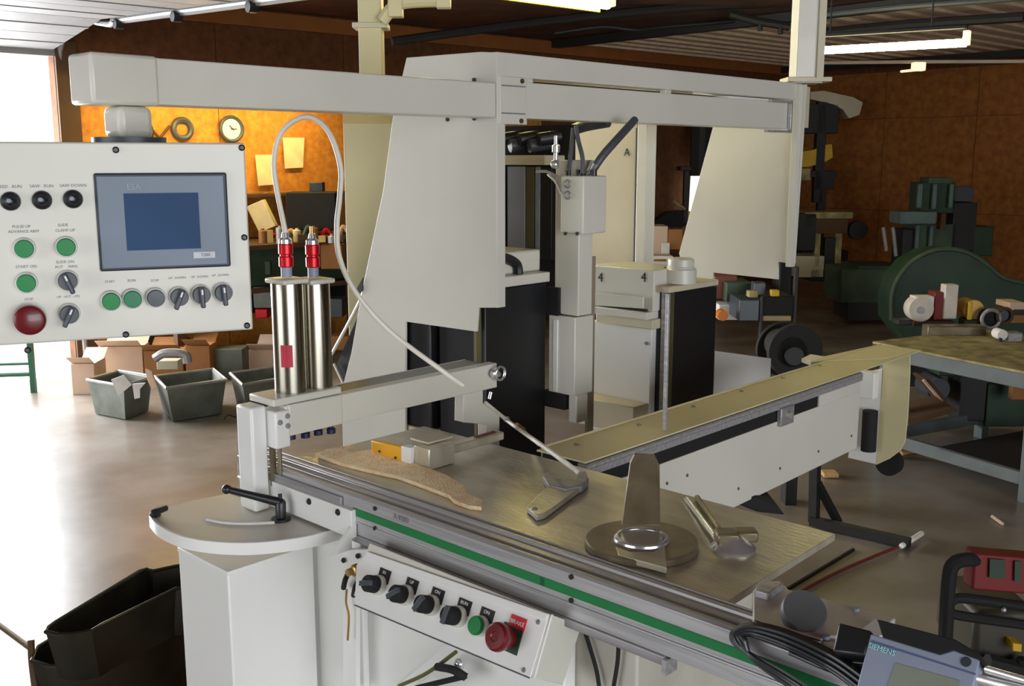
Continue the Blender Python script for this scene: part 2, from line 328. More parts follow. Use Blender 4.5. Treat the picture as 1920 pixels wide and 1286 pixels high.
# dark side flap with pale edges left of the plate
fy = HY+.02
mk('flap', G().prism([B(fy, 682, 568), B(fy, 628, 690), B(fy, 648, 722), B(fy, 662, 690)], (0, .01, 0)), 'blkpaint', hood)
mk('flap_edge', G().tube([B(fy-.01, 720, 462), B(fy-.01, 700, 500), B(fy-.01, 672, 570), B(fy-.01, 622, 664)], .005, 6).tube([B(fy-.01, 626, 682), B(fy-.01, 646, 724)], .004, 6), 'cream', hood)
mk('flap', G().prism([B(HY-.002, 682, 520), B(HY-.002, 668, 545), B(HY-.002, 672, 552), B(HY-.002, 681, 545)], (0, -.003, 0)), 'black', hood)
mk('rod', G().cyl(B(1.95, 870, 625), B(1.95, 872, 690), .006).cyl(B(1.95, 893, 620), B(1.95, 895, 690), .006), 'alu', hood)

# tall duct and posts behind
def post(label, x0, x1, d, z0, z1, m, clampz=None):
    a, b_ = D(d, x0, 300), D(d, x1, 300); w = (b_-a).length/2; c = (a+b_)/2
    t = thing('support_post', label, 'post', (c.x, c.y, z0))
    mk('shaft', G().obox((c.x, c.y, (z0+z1)/2), RD*w, VD*w, UP*(z1-z0)/2), m, t, .003)
    return t, c, w
t, c, w = post('yellowish square post rising to the ceiling left of the hood', 681, 723, 3.4, 1.863, CE-.01, 'duct')
mk('clamp', G().obox((c.x, c.y, D(3.4, 700, 50).z), RD*(w+.018), VD*(w+.01), UP*.008), 'beige', t, .002)
mk('elbow', G().tube([D(3.35, 716, 40), D(3.35, 735, 16), D(3.35, 760, 4), D(3.35, 838, 0)], [.02]*19, 10), 'duct', t)
mk('collar', G().obox(D(3.35, 742, 14), RD*.022, VD*.025, UP*.03), 'duct', t, .003); mk('collar', G().obox(D(3.35, 832, 2), RD*.022, VD*.022, UP*.022), 'duct', t, .003)
t, c, w = post('cream square post rising to the ceiling at the right end of the hood', 1478, 1528, 3.80, 1.958, CE-.01, 'cream')
mk('clamp', G().obox((c.x, c.y, 1.97), RD*(w+.03), VD*(w+.01), UP*.008), 'beige', t, .002)
mk('side_channel', G().obox((c.x, c.y, 2.4)+RD*w*.0 if 0 else Vector((c.x, c.y, 2.42))+RD*(w*.7)-VD*w, RD*.012, VD*.012, UP*.45), 'beige', t)

rd = thing('dust_duct', 'broad yellowish sheet-metal duct standing behind the left hood plate', 'duct', D(3.2, 700, 900))
a_, b_ = D(3.2, 645, 300), D(3.2, 790, 300)
g = G().prism([Vector((a_.x, a_.y, .3)), Vector((b_.x, b_.y, .3)), Vector((b_.x, b_.y, 1.86)), Vector((a_.x, a_.y, 1.86))], VD*.28)
mk('body', g, 'duct', rd, .004)
mk('collar', G().prism([a_-VD*.004+UP*(1.80-a_.z), b_-VD*.004+UP*(1.80-b_.z), b_-VD*.004+UP*(1.86-b_.z), a_-VD*.004+UP*(1.86-a_.z)], VD*.01), mat('mustard_paint', (204, 182, 120), .5), rd)

# ================================================================== CUTTING UNITS INSIDE THE HOOD
DX = -1.90
def head(label, c_px, front, right, ztop, zb):
    pass
hu = thing('cutting_unit', 'left cutting unit with black side door under a cream cap', 'machine', (DX, 2.0, .3))
y0, y1, zt_ = A(DX, 909, 541).y, A(DX, 1024, 533).y, A(DX, 960, 538).z
mk('door', G().box((DX, y0, .35), (DX-.18, y1, zt_)), 'blkpaint', hu, .004)
mk('cap', G().box((DX+.006, y0-.02, zt_+.002), (DX-.19, y1+.01, zt_+.03)), 'cream', hu, .003)
mk('body', G().box((DX-.03, y0, zt_+.03), (DX-.18, y1+.01, A(DX, 930, 478).z)), 'cream', hu, .006)
g = G().tube([A(DX-.02, 925, 482), A(DX-.02, 950, 485), A(DX-.02, 968, 495), A(DX-.02, 972, 515)], .014, 8)
mk('handle', g, 'black', hu)
mk('strip', G().box((DX-.01, y0-.022, .5), (DX-.02, y0-.004, zt_)), mat('olive_strip', (104, 98, 66), .5), hu)
blk = thing('motor_housing', 'square black housing low behind the clamp beam, left of the black door', 'housing', (-2.1, 1.9, .9))
q = A(-2.1, 809, 806); q2 = A(-2.1, 868, 791)
mk('body', G().box((-2.1, q.y, q.z), (-2.32, q2.y, 1.27)), 'blkpaint', blk, .004)
mk('base', G().box((-2.09, 1.892, q.z-.3), (-2.36, q2.y+.1, q.z-.003)), 'beige', blk, .004)

hr = thing('cutting_unit', 'right cutting unit with black side door, silver edge strip and round cap on top', 'machine', (DX, 2.7, .3))
yc = A(DX, 1263, 545).y; y1 = A(DX, 1345, 535).y; zt_ = A(DX, 1300, 543).z
def fr(px): return B(yc, px, 650).x
mk('door', G().box((DX, yc, .35), (fr(1243), y1, zt_)), 'blkpaint', hr, .004)
mk('cap', G().box((DX+.005, yc-.03, zt_+.002), (fr(1216), y1, zt_+.022)), 'beige', hr, .003)
mk('strip', G().box((fr(1255), yc-.004, .5), (fr(1262), yc-.001, zt_)), mat('olive_strip', (104, 98, 66), .5), hr)
mk('strip', G().box((fr(1241), yc-.008, .5), (fr(1250), yc-.001, zt_)), 'alu', hr)
mk('front_door', G().box((fr(1218), yc-.003, .5), (fr(1241), yc+.05, zt_)), 'blkpaint', hr)
rp = B(yc, 1255, 505); mk('round_cap', G().lathe((rp.x-.01, rp.y+.08, zt_+.024), UP, [(.052, 0), (.052, .045), (.046, .05), (.046, .052), (.043, .056), (.043, .078), (.036, .082)]), 'cream', hr)
mk('dark_lever', G().box((fr(1222), yc+.04, zt_+.024), (fr(1232), yc+.07, zt_+.075)), 'black', hr, .01)

cab = thing('drive_unit', 'cream drive box marked with two black 4 figures, right of the white column', 'machine', (DX-.15, yc, .3))
cy = yc-.05
def fc(px, py=650): return B(cy, px, py)
mk('upper_box', G().box((fc(1102, 540).x, cy+.01, fc(1160, 578).z), (fc(1222, 540).x, cy+.2, fc(1160, 502).z)), 'cream', cab, .004)
mk('shelf', G().box((fc(1118).x, cy-.02, fc(1160, 592).z), (fc(1217).x, cy+.1, fc(1160, 578).z)), 'cream', cab, .003)
mk('slot', G().box((fc(1118).x, cy-.001, fc(1160, 578).z), (fc(1210).x, cy+.009, fc(1160, 574).z)), 'black', cab)
mk('block', G().box((fc(1116).x, cy+.0, fc(1160, 610).z), (fc(1222).x, cy+.2, fc(1160, 592).z)), 'beige', cab, .004)
mk('cover_plate', G().prism([fc(1118, 572), fc(1120, 548), fc(1208, 556), fc(1208, 578)], (0, -.01, 0)), 'cream', cab, .001)
mk('front_panel', G().box((fc(1100).x, cy+.02, .5), (fc(1214).x, cy+.24, fc(1160, 610).z)), 'white', cab, .003)
mk('base', G().box((fc(1095).x, cy-.06, fc(1160, 800).z), (fc(1212).x, cy+.24, fc(1160, 748).z)), 'beige', cab, .004)
for px, py in ((1206, 603), (1206, 645)): mk('screw', G().cyl(fc(px, py)+Y1*.02, fc(px, py)+Y1*.016, .006, seg=10), 'gprint', cab)
for px in (1123, 1204): text('number', '4', .045, fc(px, 521)+Y1*.009, X1, UP, 'black', cab)

col_ = thing('guide_column', 'white square column with a raised cream junction box near its top', 'column', (-1.97, 2.1, .3))
gy = 2.16
def cg(px, py=500): return B(gy, px, py)
mk('upper_shaft', G().box((cg(1040).x, gy, cg(1060, 590).z), (cg(1085).x, gy+.06, cg(1060, 300).z)), 'cream', col_, .003)
mk('lower_shaft', G().box((cg(1034).x, gy-.01, cg(1060, 738).z), (cg(1084).x, gy+.07, cg(1060, 592).z)), 'cream', col_, .003)
mk('front_strip', G().box((cg(1044).x, gy-.014, cg(1060, 735).z), (cg(1052).x, gy-.009, cg(1060, 600).z)), 'white', col_, .001)
mk('recess', G().box((cg(1030).x, gy-.012, cg(1040, 590).z), (cg(1052).x, gy+.03, cg(1040, 538).z)), 'mblack', col_)
mk('foot', G().box((cg(1020).x, gy-.01, cg(1060, 768).z), (cg(1066).x, gy+.03, cg(1060, 738).z)), 'mblack', col_, .004)
mk('foot_bracket', G().box((cg(1068).x, gy-.0, cg(1060, 790).z), (cg(1084).x, gy+.05, cg(1060, 738).z)), 'cream', col_, .004)
jb = B(gy-.05, 1094, 330); jb2 = B(gy-.05, 1050, 437)
jy = A(jb.x, 1138, 330).y
jx = mk('junction_box', G().box((jb.x, gy-.05, jb2.z), (jb2.x, jy, jb.z)), 'cream', col_, .004)
for px in (1060, 1082): mk('screw', G().cyl(B(gy-.05, px, 438), B(gy-.056, px, 438), .005, seg=10), 'black', jx)
for px, py in ((1064, 345), (1064, 366)):
    mk('knockout', G().torus(B(gy-.053, px, py), Y1, .010, .002, 20, 6), 'alud', jx)
for px in (1066, 1086, 1113): mk('gland', G().cyl(B(gy, px, 330), B(gy, px, 318), .009, seg=12), 'black', jx)
mk('side_bar', G().box((B(gy+.3, 1099, 600).x, gy+.3, .6), (B(gy+.3, 1104, 600).x, gy+.33, 1.4)), mat('brown_grey_bar', (150, 138, 118), .5), col_)

hs = thing('hydraulic_hose', 'thick grey hose curving up from the junction box under the cross beam', 'hose', B(gy+.05, 1112, 320))
mk('line', G().tube([B(gy+.02, 1112, 318), B(gy+.04, 1130, 292), B(gy+.1, 1160, 258), B(gy+.2, 1190, 225)], .011, 12), 'hose', hs); mk('ferrule', G().cyl(B(gy+.02, 1104, 328), B(gy+.02, 1116, 305), .012), 'chrome', hs)
hs = thing('hydraulic_hose', 'thick grey hose sweeping across the dark upper gap behind the hood edge', 'hose', B(gy+.3, 1000, 280))
mk('line', G().tube([B(gy+.3, 975, 278), B(gy+.3, 1010, 273), B(gy+.3, 1050, 255), B(gy+.25, 1090, 238), B(gy+.25, 1140, 228)], .017, 12), 'hose', hs)
for n_, pts in (('thin black hose rising straight from the junction box', [(1066, 320), (1070, 290), (1075, 240)]), ('thin curved cable right of the straight hose', [(1092, 325), (1092, 295), (1084, 262), (1080, 235)])):
    h_ = mk('cable', G().tube([B(gy-.01, *p) for p in pts], .006, 8), 'hose'); tag(h_, n_, 'cable')
ft = thing('valve_fitting', 'chrome valve with coiled fittings above the white column', 'fitting', B(gy-.03, 1042, 290))
mk('stem', G().lathe(B(gy-.03, 1042, 315), UP, [(.009, 0), (.009, .02), (.006, .022), (.006, .04), (.011, .042), (.011, .06), (.005, .062), (.005, .085)], 16), 'chrome', ft)
mk('link', G().tube([B(gy-.05, 1028, 326), B(gy-.05, 1042, 340), B(gy-.06, 1052, 362)], .005, 8), 'chrome', ft)
mk('valve_ball', G().ball(B(gy-.05, 1040, 308), .012), 'chrome', ft)
mk('link', G().tube([B(gy-.04, 1006, 322), B(gy-.05, 1026, 322), B(gy-.05, 1046, 332)], .004, 8), 'alud', ft)

iu = thing('slide_frame', 'grey upright slide plates framed by a cream bar inside the hood', 'frame', (-2.5, 2.5, .9))
iy = 2.32
def ip(px, py=400): return B(iy, px, py)
mk('backing', G().box((ip(905).x, iy+.06, 1.2), (ip(1045).x, iy+.08, ip(960, 235).z)), 'mblack', iu)
for x0, x1, m_ in ((906, 938, 'bezeld'), (951, 984, mat('blue_grey_slide', (150, 154, 166), .4)), (986, 1001, mat('olive_slide', (92, 86, 62), .5)), (1003, 1012, 'dro'), (1014, 1034, 'blkpaint')):
    mk('slide', G().box((ip(x0).x, iy, ip(960, 480).z), (ip(x1).x, iy+.05, ip(960, 312).z)), m_, iu, .002)
mk('top_bar', G().box((ip(900).x, iy-.03, ip(960, 309).z), (ip(1034).x, iy+.06, ip(960, 291).z)), 'beige', iu, .003)
for k in range(5):
    p = ip(938+k*18, 262+(k % 2)*12)
    mk('motor' if k % 2 else 'bundle', G().cyl(p+Y1*.0, p+Vector((.03, .06, .01)), .02, seg=12), ('black', 'dgrey')[k % 2], iu)
mk('tag', G().box((ip(968).x, iy-.02, ip(0, 262).z), (ip(992).x, iy-.01, ip(0, 245).z)), 'duct', iu)

bp = thing('rear_plate', 'beige rear plate with a slanted top edge and black A mark inside hood', 'plate', (-2.5, 2.9, .5))
by = 3.12
def bq(px, py): return B(by, px, py)
mk('plate', G().prism([bq(1020, 290), bq(1085, 225), bq(1192, 215), bq(1192, 505), bq(1020, 505)], (0, .01, 0)), 'beige', bp)
mk('post', G().box((bq(1198, 400).x, by-.02, 0), (bq(1216, 400).x, by+.04, bq(1200, 205).z)), 'cream', bp, .003)
mk('shadow_gap', G().box((bq(1191, 400).x, by-.006, bq(1191, 495).z), (bq(1197, 400).x, by, bq(1191, 240).z)), 'dgrey', bp)
text('mark', 'A', .04, bq(1176, 286)-Y1*.002, X1, UP, 'black', bp)
mk('foot', G().prism([bq(1160, 500), bq(1190, 490), bq(1214, 498), bq(1206, 505)], (0, -.03, 0)), 'dgrey', bp)

gp = thing('guard_panel', 'pale grey flat panel right of the black door, beyond the conveyor', 'panel', A(-1.9, 1390, 720))
q0, q1 = A(-1.9, 1341, 658), A(-1.9, 1446, 672)
mk('plate', G().prism([q0, q1, Vector((-1.9, q1.y, .6)), Vector((-1.9, q0.y, .6))], (-.008, 0, 0)), 'white', gp, .001)

# ================================================================== BOOM ARM
arm = thing('boom_arm', 'long cream square boom arm carrying the control panel on a pivot', 'arm', (HX, 1.3, 1.79))
ay = A(HX, 168, 125).y
mk('beam', G().box((HX, ay+.02, 1.796), (HX-.085, HY-.0005, 1.880)), 'cream', arm, .003)
mk('end_cap', G().box((HX+.002, ay-.0, 1.793), (HX-.088, ay+.13, 1.883)), 'cream', arm, .007)
ppx = D(1.9, 198, 230); pc = Vector((HX-.04, ay+.085, 0))
mk('pivot_post', G().box((pc.x-.034, pc.y-.034, 1.735), (pc.x+.034, pc.y+.034, 1.792)), 'cream', arm, .012)
mk('pivot_flange', G().lathe((pc.x, pc.y, 1.722), UP, [(.066, 0), (.066, .014)], 32), 'dgrey', arm)

# ================================================================== CONTROL PANEL
PO = D(1.72, 458, 268); E1 = (RD*.92+VD*.392).normalized(); PN = E1.cross(UP).normalized()
def P(px, py): return onp(PO, PN, px, py)
cp = thing('control_panel', 'cream operator control panel with blue screen hung from the boom arm', 'control panel', P(235, 640))
TL, TR, BR_ = P(-170, 272), P(459, 268), P(472, 618)
w_ = (TR-TL).dot(E1); zt, zb = TR.z, BR_.z
def PP(a, b, c=0): return TR-E1*a*0+E1*a+UP*(b)+PN*c
pw = 0.0
c = TR-E1*(w_/2); c.z = (zt+zb)/2
mk('face_plate', G().obox(c-PN*.004, E1*(w_/2), UP*((zt-zb)/2), PN*.004), 'cream', cp, .003)
mk('housing', G().obox(c-PN*.10-UP*.002, E1*(w_/2-.012), UP*((zt-zb)/2-.010), PN*.09), 'cream', cp, .006)
for q in ((217,281),(453,277),(458,445),(463,610),(236,627),(52,656)):
    p = P(*q); mk('screw', G().lathe(p, PN, [(.0052, 0), (.0052, .002), (.003, .004)], 12), 'black', cp)
# touch screen
a0, a1 = P(175, 326), P(426, 322); b0, b1 = P(188, 512), P(430, 496)
bc = (a0+a1+b0+b1)/4; bw = ((a1-a0).dot(E1)+(b1-b0).dot(E1))/4; bh = ((a0.z-b0.z)+(a1.z-b1.z))/4
tp = mk('touch_screen', G().obox(bc+PN*.003, E1*bw, UP*bh, PN*.003), 'bezeld', cp, .003)
mk('bezel', G().obox(bc+PN*.0065-UP*0-E1*.001, E1*(bw-.0045), UP*(bh-.0045), PN*.001), 'bezel', tp, .002)
s0, s1, s2, s3 = P(232, 362), P(371, 361), P(237, 470), P(375, 464)
sc_ = (s0+s1+s2+s3)/4; sw = ((s1-s0).dot(E1)+(s3-s2).dot(E1))/4; sh = (s0.z-s2.z+s1.z-s3.z)/4
mk('display', G().obox(sc_+PN*.008, E1*sw, UP*sh, PN*.0006), 'screen', tp)
text('lettering', 'ESA', .013, P(250, 350)+PN*.008, E1, UP, 'dro', tp)
mk('badge', G().obox(P(382, 477)+PN*.008, E1*.017, UP*.005, PN*.0008), mat('silver_badge', (196, 200, 206), .4), tp)
text('lettering', 'T200', .007, P(384, 477)+PN*.009, E1, UP, 'gprint', tp)
def button(px, py, kind):
    p = P(px, py); nm = {'g': 'push_button', 'pg': 'push_button', 'k': 'push_button', 's': 'selector_knob', 'i': 'pilot_light', 'e': 'emergency_stop'}[kind]
    if kind == 'e':
        o = mk(nm, G().lathe(p, PN, [(.014, 0), (.014, .012), (.022, .016), (.0235, .022), (.0225, .028), (.018, .031), (.001, .032)], 32), 'red', cp)
        mk('bezel', G().lathe(p, PN, [(.018, 0), (.018, .004)], 32), 'mblack', o); return
    if kind == 'i':
        o = mk(nm, G().lathe(p, PN, [(.0145, 0), (.0145, .004), (.0135, .008), (.009, .010), (.008, .014), (.005, .017), (.0005, .018)], 28), 'black', cp)
        mk('lens', G().ball(p+PN*.014-E1*.0012+UP*.001, .0048), 'dro', o); return  # pale grey lens, its tone also painting the highlight on the dome
    base = mk(nm, G().lathe(p, PN, [(.0165, 0), (.0165, .006), (.0155, .011), (.0145, .012)], 32), 'white', cp)
    q = p+PN*.010
    if kind in ('g', 'pg', 'k'):
        m_ = {'g': 'green', 'pg': 'greenl', 'k': 'dgrey'}[kind]
        mk('cap', G().lathe(q, PN, [(.0138, 0), (.0138, .006), (.0125, .008), (.001, .0085)], 28), m_, base)
    else:
        mk('cap', G().lathe(q, PN, [(.0142, 0), (.0142, .006), (.013, .008), (.001, .008)], 28), 'dgrey', base)
        an = {(127, 525): -70, (130, 587): -115, (335, 555): -112, (376, 551): -88, (417, 547): -86}.get((px, py), -90)
        d = E1*math.cos(math.radians(an))+UP*math.sin(math.radians(an)); s = d.cross(PN)
        mk('lever', G().obox(q+PN*.013+d*.003, d*.017, s*.0036, PN*.007), 'dgrey', base, .002)
        mk('pointer', G().obox(q+PN*.0205-d*.006, d*.004, s*.0014, PN*.0004), 'wprint', base)
for q in ((20,377),(79,375),(137,373)): button(*q, 'i')
for q in ((46,465),(124,462),(50,529),(208,563)): button(*q, 'g')
button(248, 559, 'pg'); button(291, 557, 'k')
for q in ((127,525),(130,587),(335,555),(376,551),(417,547)): button(*q, 's')
button(57, 596, 'e')
for s_, x, y, h in (('FEED . RUN', 18, 350, .0065), ('SAW . RUN', 78, 349, .0065), ('SAW DOWN', 137, 348, .0065), ('PULSE UP', 40, 425, .006), ('ADVANCE ARM', 44, 434, .006), ('SLIDE', 118, 422, .006), ('CLAMP UP', 122, 432, .006),
                    ('START ON', 49, 500, .006), ('SLIDE ON', 122, 491, .006), ('AUT    MAN', 124, 500, .006), ('UP - AUT - DN', 128, 556, .005), ('STOP', 54, 561, .005), ('START', 206, 528, .005), ('RUN', 247, 526, .006),
                    ('STOP', 290, 526, .005), ('UP . DOWN', 332, 521, .005), ('UP . DOWN', 374, 519, .005), ('UP . DOWN', 413, 516, .005)):
    text('lettering', s_, h*1.02, P(x, y), E1, UP, 'gprint', cp)

# ================================================================== SAW BODY + TABLE
ZT = 1.08
tb = thing('saw_table', 'flat ground-steel saw table behind the aluminium rail', 'table', (-1.2, 1.4, 1.0))
c1, c2, c3, c4 = Z(ZT, 592, 846), Z(ZT, 788, 799), Z(ZT, 1572, 999), Z(ZT, 1412, 1104)
yb = (c2.y+c3.y)/2; xl = -1.76; xr = -.722
mk('table_plate', G().prism([(xl, 1.205, ZT), (xr, 1.205, ZT), (xr-.012, yb, ZT), (xl, yb, ZT)], (0, 0, -.012)), 'steel', tb, .001)
mk('front_edge', G().box((xl, 1.203, ZT-.004), (xr, 1.207, ZT+.001)), 'alu', tb)
body = thing('machine_pedestal', 'pale machine base under the steel table, behind the button console', 'machine base', (-1.3, 1.3, 0))
mk('front_panel', G().box((-1.70, 1.16, .0), (-.98, 1.19, 1.0)), 'white', body, .003)
mk('frame', G().box((-1.70, 1.19, .1), (-.86, 1.53, 1.0)), mat('grey_beige_paint', (192, 188, 176), .5), body, .004)
mk('edge_strip', G().box((-1.50, 1.145, .3), (-1.47, 1.16, 1.0)), 'white', body, .003)
mk('rib', G().prism([B(1.155, 870, 1212), B(1.155, 780, 1286), B(1.155, 745, 1286), B(1.155, 845, 1205)], (0, .01, 0)), 'white', body)

rail = thing('fence_rail', 'long grooved aluminium fence rail with green stripe along the table front', 'rail', (-1.2, 1.16, 1.0))
rx0, rx1 = -1.86, 0.12
RY = 1.13
prof = [(1.205, 1.01), (RY+.001, 1.01), (RY+.001, 1.032), (RY-.003, 1.034), (RY-.003, 1.037), (RY, 1.038), (RY, 1.082), (RY+.006, 1.086), (RY+.012, 1.083), (RY+.014, 1.080),
        (RY+.024, 1.080), (RY+.025, 1.074), (RY+.033, 1.074), (RY+.034, 1.080), (RY+.052, 1.080), (RY+.054, 1.085), (RY+.062, 1.085), (RY+.064, 1.076), (RY+.070, 1.076), (RY+.0735, 1.084), (RY+.075, 1.084)]
mk('extrusion', G().prism([(rx0, y, z) for y, z in prof], (rx1-rx0, 0, 0)), 'alu', rail, .0008)
sx0 = B(RY-.001, 662, 958).x
mk('green_stripe', G().box((sx0, RY-.0015, 1.047), (rx1, RY+.001, 1.0615)), 'gstripe', rail)
mk('lower_bar', G().box((B(1.13, 657, 1010).x, RY-.002, .995), (B(1.13, 1236, 1215).x+.01, RY+.02, 1.0095)), 'alud', rail, .002)
for q in ((1072,1081),(1072,1125),(704,953),(704,990)):
    p = B(RY, *q); mk('bolt', G().cyl(p, p-Y1*.003, .004, seg=10), 'black', rail)
p = B(RY, 1018, 1090); mk('mark', G().obox((p.x, RY-.0017, 1.054), X1*.004, Y1*.0004, UP*.006), mat('dark_green_mark', (6, 84, 46), .5), rail)
text('lettering', 'A 0203', .014, B(RY-.0005, 752, 972), X1, UP, 'gprint', rail)
mk('scale_bar', G().box((-1.80, RY-.006, 1.052), (sx0-.03, RY-.001, 1.075)), 'alud', rail, .001)
mk('end_cap', G().box((B(1.12, 1240, 1210).x, 1.122, .985), (B(1.12, 1248, 1210).x, 1.15, 1.008)), 'alu', rail)

# protractor
pq = thing('protractor_table', 'cream quarter-round protractor plate with upright bolted flange', 'protractor', Z(1.0, 500, 980))
ZQ = 1.0
front = [Z(ZQ, *q) for q in ((283,968),(300,986),(340,1005),(400,1016),(475,1018),(560,1009),(620,995),(652,984))]
fs = spline(front, 5); back = [Z(ZQ, 654, 966), Vector((-1.76, 1.118, ZQ)), Z(ZQ, 430, 925), Z(ZQ, 360, 938), Z(ZQ, 310, 952)]
mk('plate', G().prism([Vector((p.x, p.y, ZQ)) for p in fs+back], (0, 0, -.012)), 'cream', pq, .001)
g = G()
for i in range(len(fs)-1):
    a, b_ = fs[i], fs[i+1]; t_ = (b_-a).normalized(); n_ = Vector((t_.y, -t_.x, 0))
    g.prism([a, b_, b_+n_*.006, a+n_*.006], (0, 0, -.020))
g = G(); outer = []; inner = []
for i, a in enumerate(fs):
    t_ = (fs[min(i+1, len(fs)-1)]-fs[max(i-1, 0)]).normalized(); n_ = Vector((t_.y, -t_.x, 0)); outer.append(a+n_*.004); inner.append(a-n_*.003)
g.prism([v+UP*.002 for v in outer]+[v+UP*.002 for v in reversed(inner)], (0, 0, -.024)); mk('rim', g, 'white', pq, .001)
fl = mk('flange', G().prism([B(1.118, 505, 901), B(1.118, 658, 958), B(1.118, 660, 1010), B(1.118, 500, 945)], (0, .012, 0)), 'white', pq, .001)
for q in ((580,940),(634,960)): p = B(1.118, *q); mk('bolt', G().lathe(p, -Y1, [(.0065, 0), (.0065, .002), (.003, .005)], 12), 'black', fl)
mk('slot_strip', G().tube([Z(ZQ+.001, *q) for q in ((388,974),(420,980),(460,982),(515,980))], .0035, 8), 'white', pq)
mk('stop_screw', G().tube([Z(ZQ, 294, 966), Z(ZQ+.012, 288, 962), Z(ZQ+.014, 312, 952)], [.009, .006, .006], 8), 'black', pq)
mk('edge_web', G().prism([Vector((B(1.118, 655, 980).x, 1.118, .985)), Vector((B(1.118, 655, 980).x, 1.07, .985)), Vector((B(1.118, 655, 980).x, 1.118, 1.03))], (.006, 0, 0)), 'white', pq)
lv = thing('locking_lever', 'black ball-ended locking lever standing on the protractor plate', 'lever', Z(ZQ, 530, 975))
lc = Z(ZQ, 527, 975)
mk('hub', G().lathe(lc, UP, [(.019, 0), (.019, .005), (.010, .007), (.011, .036), (.008, .041), (.004, .044), (.004, .053)], 20), 'black', lv)
lcc = lc+UP*.036; dd = lcc-VD*0; e_ = D((lcc.dot(VD))-.02, 425, 917)
mk('bar', G().tube([lcc, lcc+(e_-lcc)*.5, e_], [.0095, .0075, .0065], 12, False), 'black', lv); mk('ball_end', G().ball(e_, .0095), 'black', lv)

# white cabinet in front
cb = thing('front_cabinet', 'tall white sheet-metal cabinet below the protractor plate', 'cabinet', Z(.0, 427, 1100))
q = Z(.94, 427, 1074); q2 = A(q.x, 638, 1016); q3 = B(q.y, 334, 1030)
mk('box', G().box((q.x, q.y, 0.0), (q3.x, 1.15, .94)), 'white', cb, .003)
g = G(); mk('top_lip', G().box((q.x+.001, q.y-.001, .934), (q3.x-.001, 1.118, .942)), 'white', cb, .001)

# connector plate with brass fitting right of the cabinet
ip_ = thing('valve_block', 'small pale mounting plate with brass fitting left of the button console', 'fitting', B(1.10, 660, 1060))
mk('plate', G().prism([B(1.115, 643, 1030), B(1.115, 700, 1030), B(1.115, 668, 1110), B(1.115, 668, 1290), B(1.115, 643, 1290)], (0, .01, 0)), 'white', ip_, .001)
mk('brass_nut', G().lathe(B(1.105, 671, 1067), -Y1, [(.011, 0), (.011, .012), (.007, .014), (.007, .024)], 6), 'brass', ip_)
for x, y in ((645,1050),(672,1042),(698,1031)): mk('screw', G().lathe(B(1.112, x, y), -Y1, [(.005, 0), (.005, .003), (.003, .005)], 10), 'black', ip_)
for x, y in ((647,1090),(666,1104)): mk('hook', G().tube([B(1.10, x-3, y+12), B(1.09, x, y-2), B(1.10, x+4, y-12)], .005, 8), 'mblack', ip_)
mk('earth_wire', G().tube([B(1.10, 650, 1105), B(1.10, 649, 1130), B(1.10, 654, 1155), B(1.10, 652, 1200)], .0022, 6), 'brass', ip_)

# lower button console
th = math.radians(24)
CN = Vector((0, -math.cos(th), math.sin(th))); CU = Vector((0, math.sin(th), math.cos(th)))
CO = Vector((-1.2, 1.065, .965))
def C(px, py): return onp(CO, CN, px, py)
cs = thing('button_console', 'white sloping button console under the rail with four black knobs', 'console', C(870, 1160))
q = [C(690, 1034), C(1029, 1151), C(994, 1270), C(665, 1133), C(668, 1060)]
mk('face', G().prism(q, -CN*.003), 'white', cs, .001)
xr = (C(1029, 1151).x+C(994, 1270).x)/2+.002
sd = [C(1029, 1151)-CN*.003, C(994, 1270)-CN*.003, A(xr, 1056, 1284), A(xr, 1091, 1172)]
sd = [Vector((xr, p.y, p.z)) for p in sd]
mk('housing', G().prism(sd, (C(668, 1090).x-xr, 0, 0)), 'cream', cs, .002)
mk('end_ridge', G().prism([sd[0], sd[1], sd[1]+Y1*.004, sd[0]+Y1*.004], (.003, 0, 0)), 'white', cs, .001)
mk('top_flange', G().prism([C(690, 1034), C(1029, 1151), C(1029, 1151)-CU*.010, C(690, 1034)-CU*.010], CN*.003), 'white', cs, .001)
mk('bottom_edge', G().prism([C(665, 1133), C(994, 1270), C(994, 1270)-CU*.002, C(665, 1133)-CU*.002], CN*.001), 'dgrey', cs)
for i, (px, py) in enumerate(((712,1097),(763,1116),(811,1135),(861,1156))):
    p = C(px, py)
    bz = mk('rotary_switch', G().lathe(p, CN, [(.0175, 0), (.0175, .006), (.0165, .011)], 28), 'cream', cs)
    mk('knob', G().lathe(p+CN*.010, CN, [(.0145, 0), (.015, .004), (.0145, .020), (.013, .022)], 24), 'mblack', bz)
    e = X1*math.cos(.3+i*.4)+CU*math.sin(.3+i*.4)
    mk('grip', G().obox(p+CN*.033, e*.0145, e.cross(CN)*.0045, CN*.003), 'dgrey', bz, .001)
    lp = p+CU*.020+X1*.004
    mk('legend_plate', G().prism([lp-X1*.014-CU*.014, lp+X1*.015-CU*.014, lp+X1*.015+CU*.009, lp-X1*.014+CU*.009], CN*.0012), 'black', bz)
    text('lettering', ('IN', 'UP', 'ON', 'RUN')[i], .008, lp+CN*.0016+CU*.003, X1, CU, 'wprint', bz)
p = C(903, 1174)
bz = mk('push_button', G().lathe(p, CN, [(.0165, 0), (.0165, .008), (.0155, .011)], 28), 'white', cs)
mk('cap', G().lathe(p+CN*.009, CN, [(.0148, 0), (.0148, .007), (.0135, .009), (.001, .0095)], 28), 'green', bz)
lp = p+CU*.020+X1*.004
mk('legend_plate', G().prism([lp-X1*.014-CU*.012, lp+X1*.015-CU*.012, lp+X1*.015+CU*.009, lp-X1*.014+CU*.009], CN*.0012), 'black', bz); text('lettering', 'ON', .008, lp+CN*.0016+CU*.003, X1, CU, 'wprint', bz)
p = C(958, 1197)
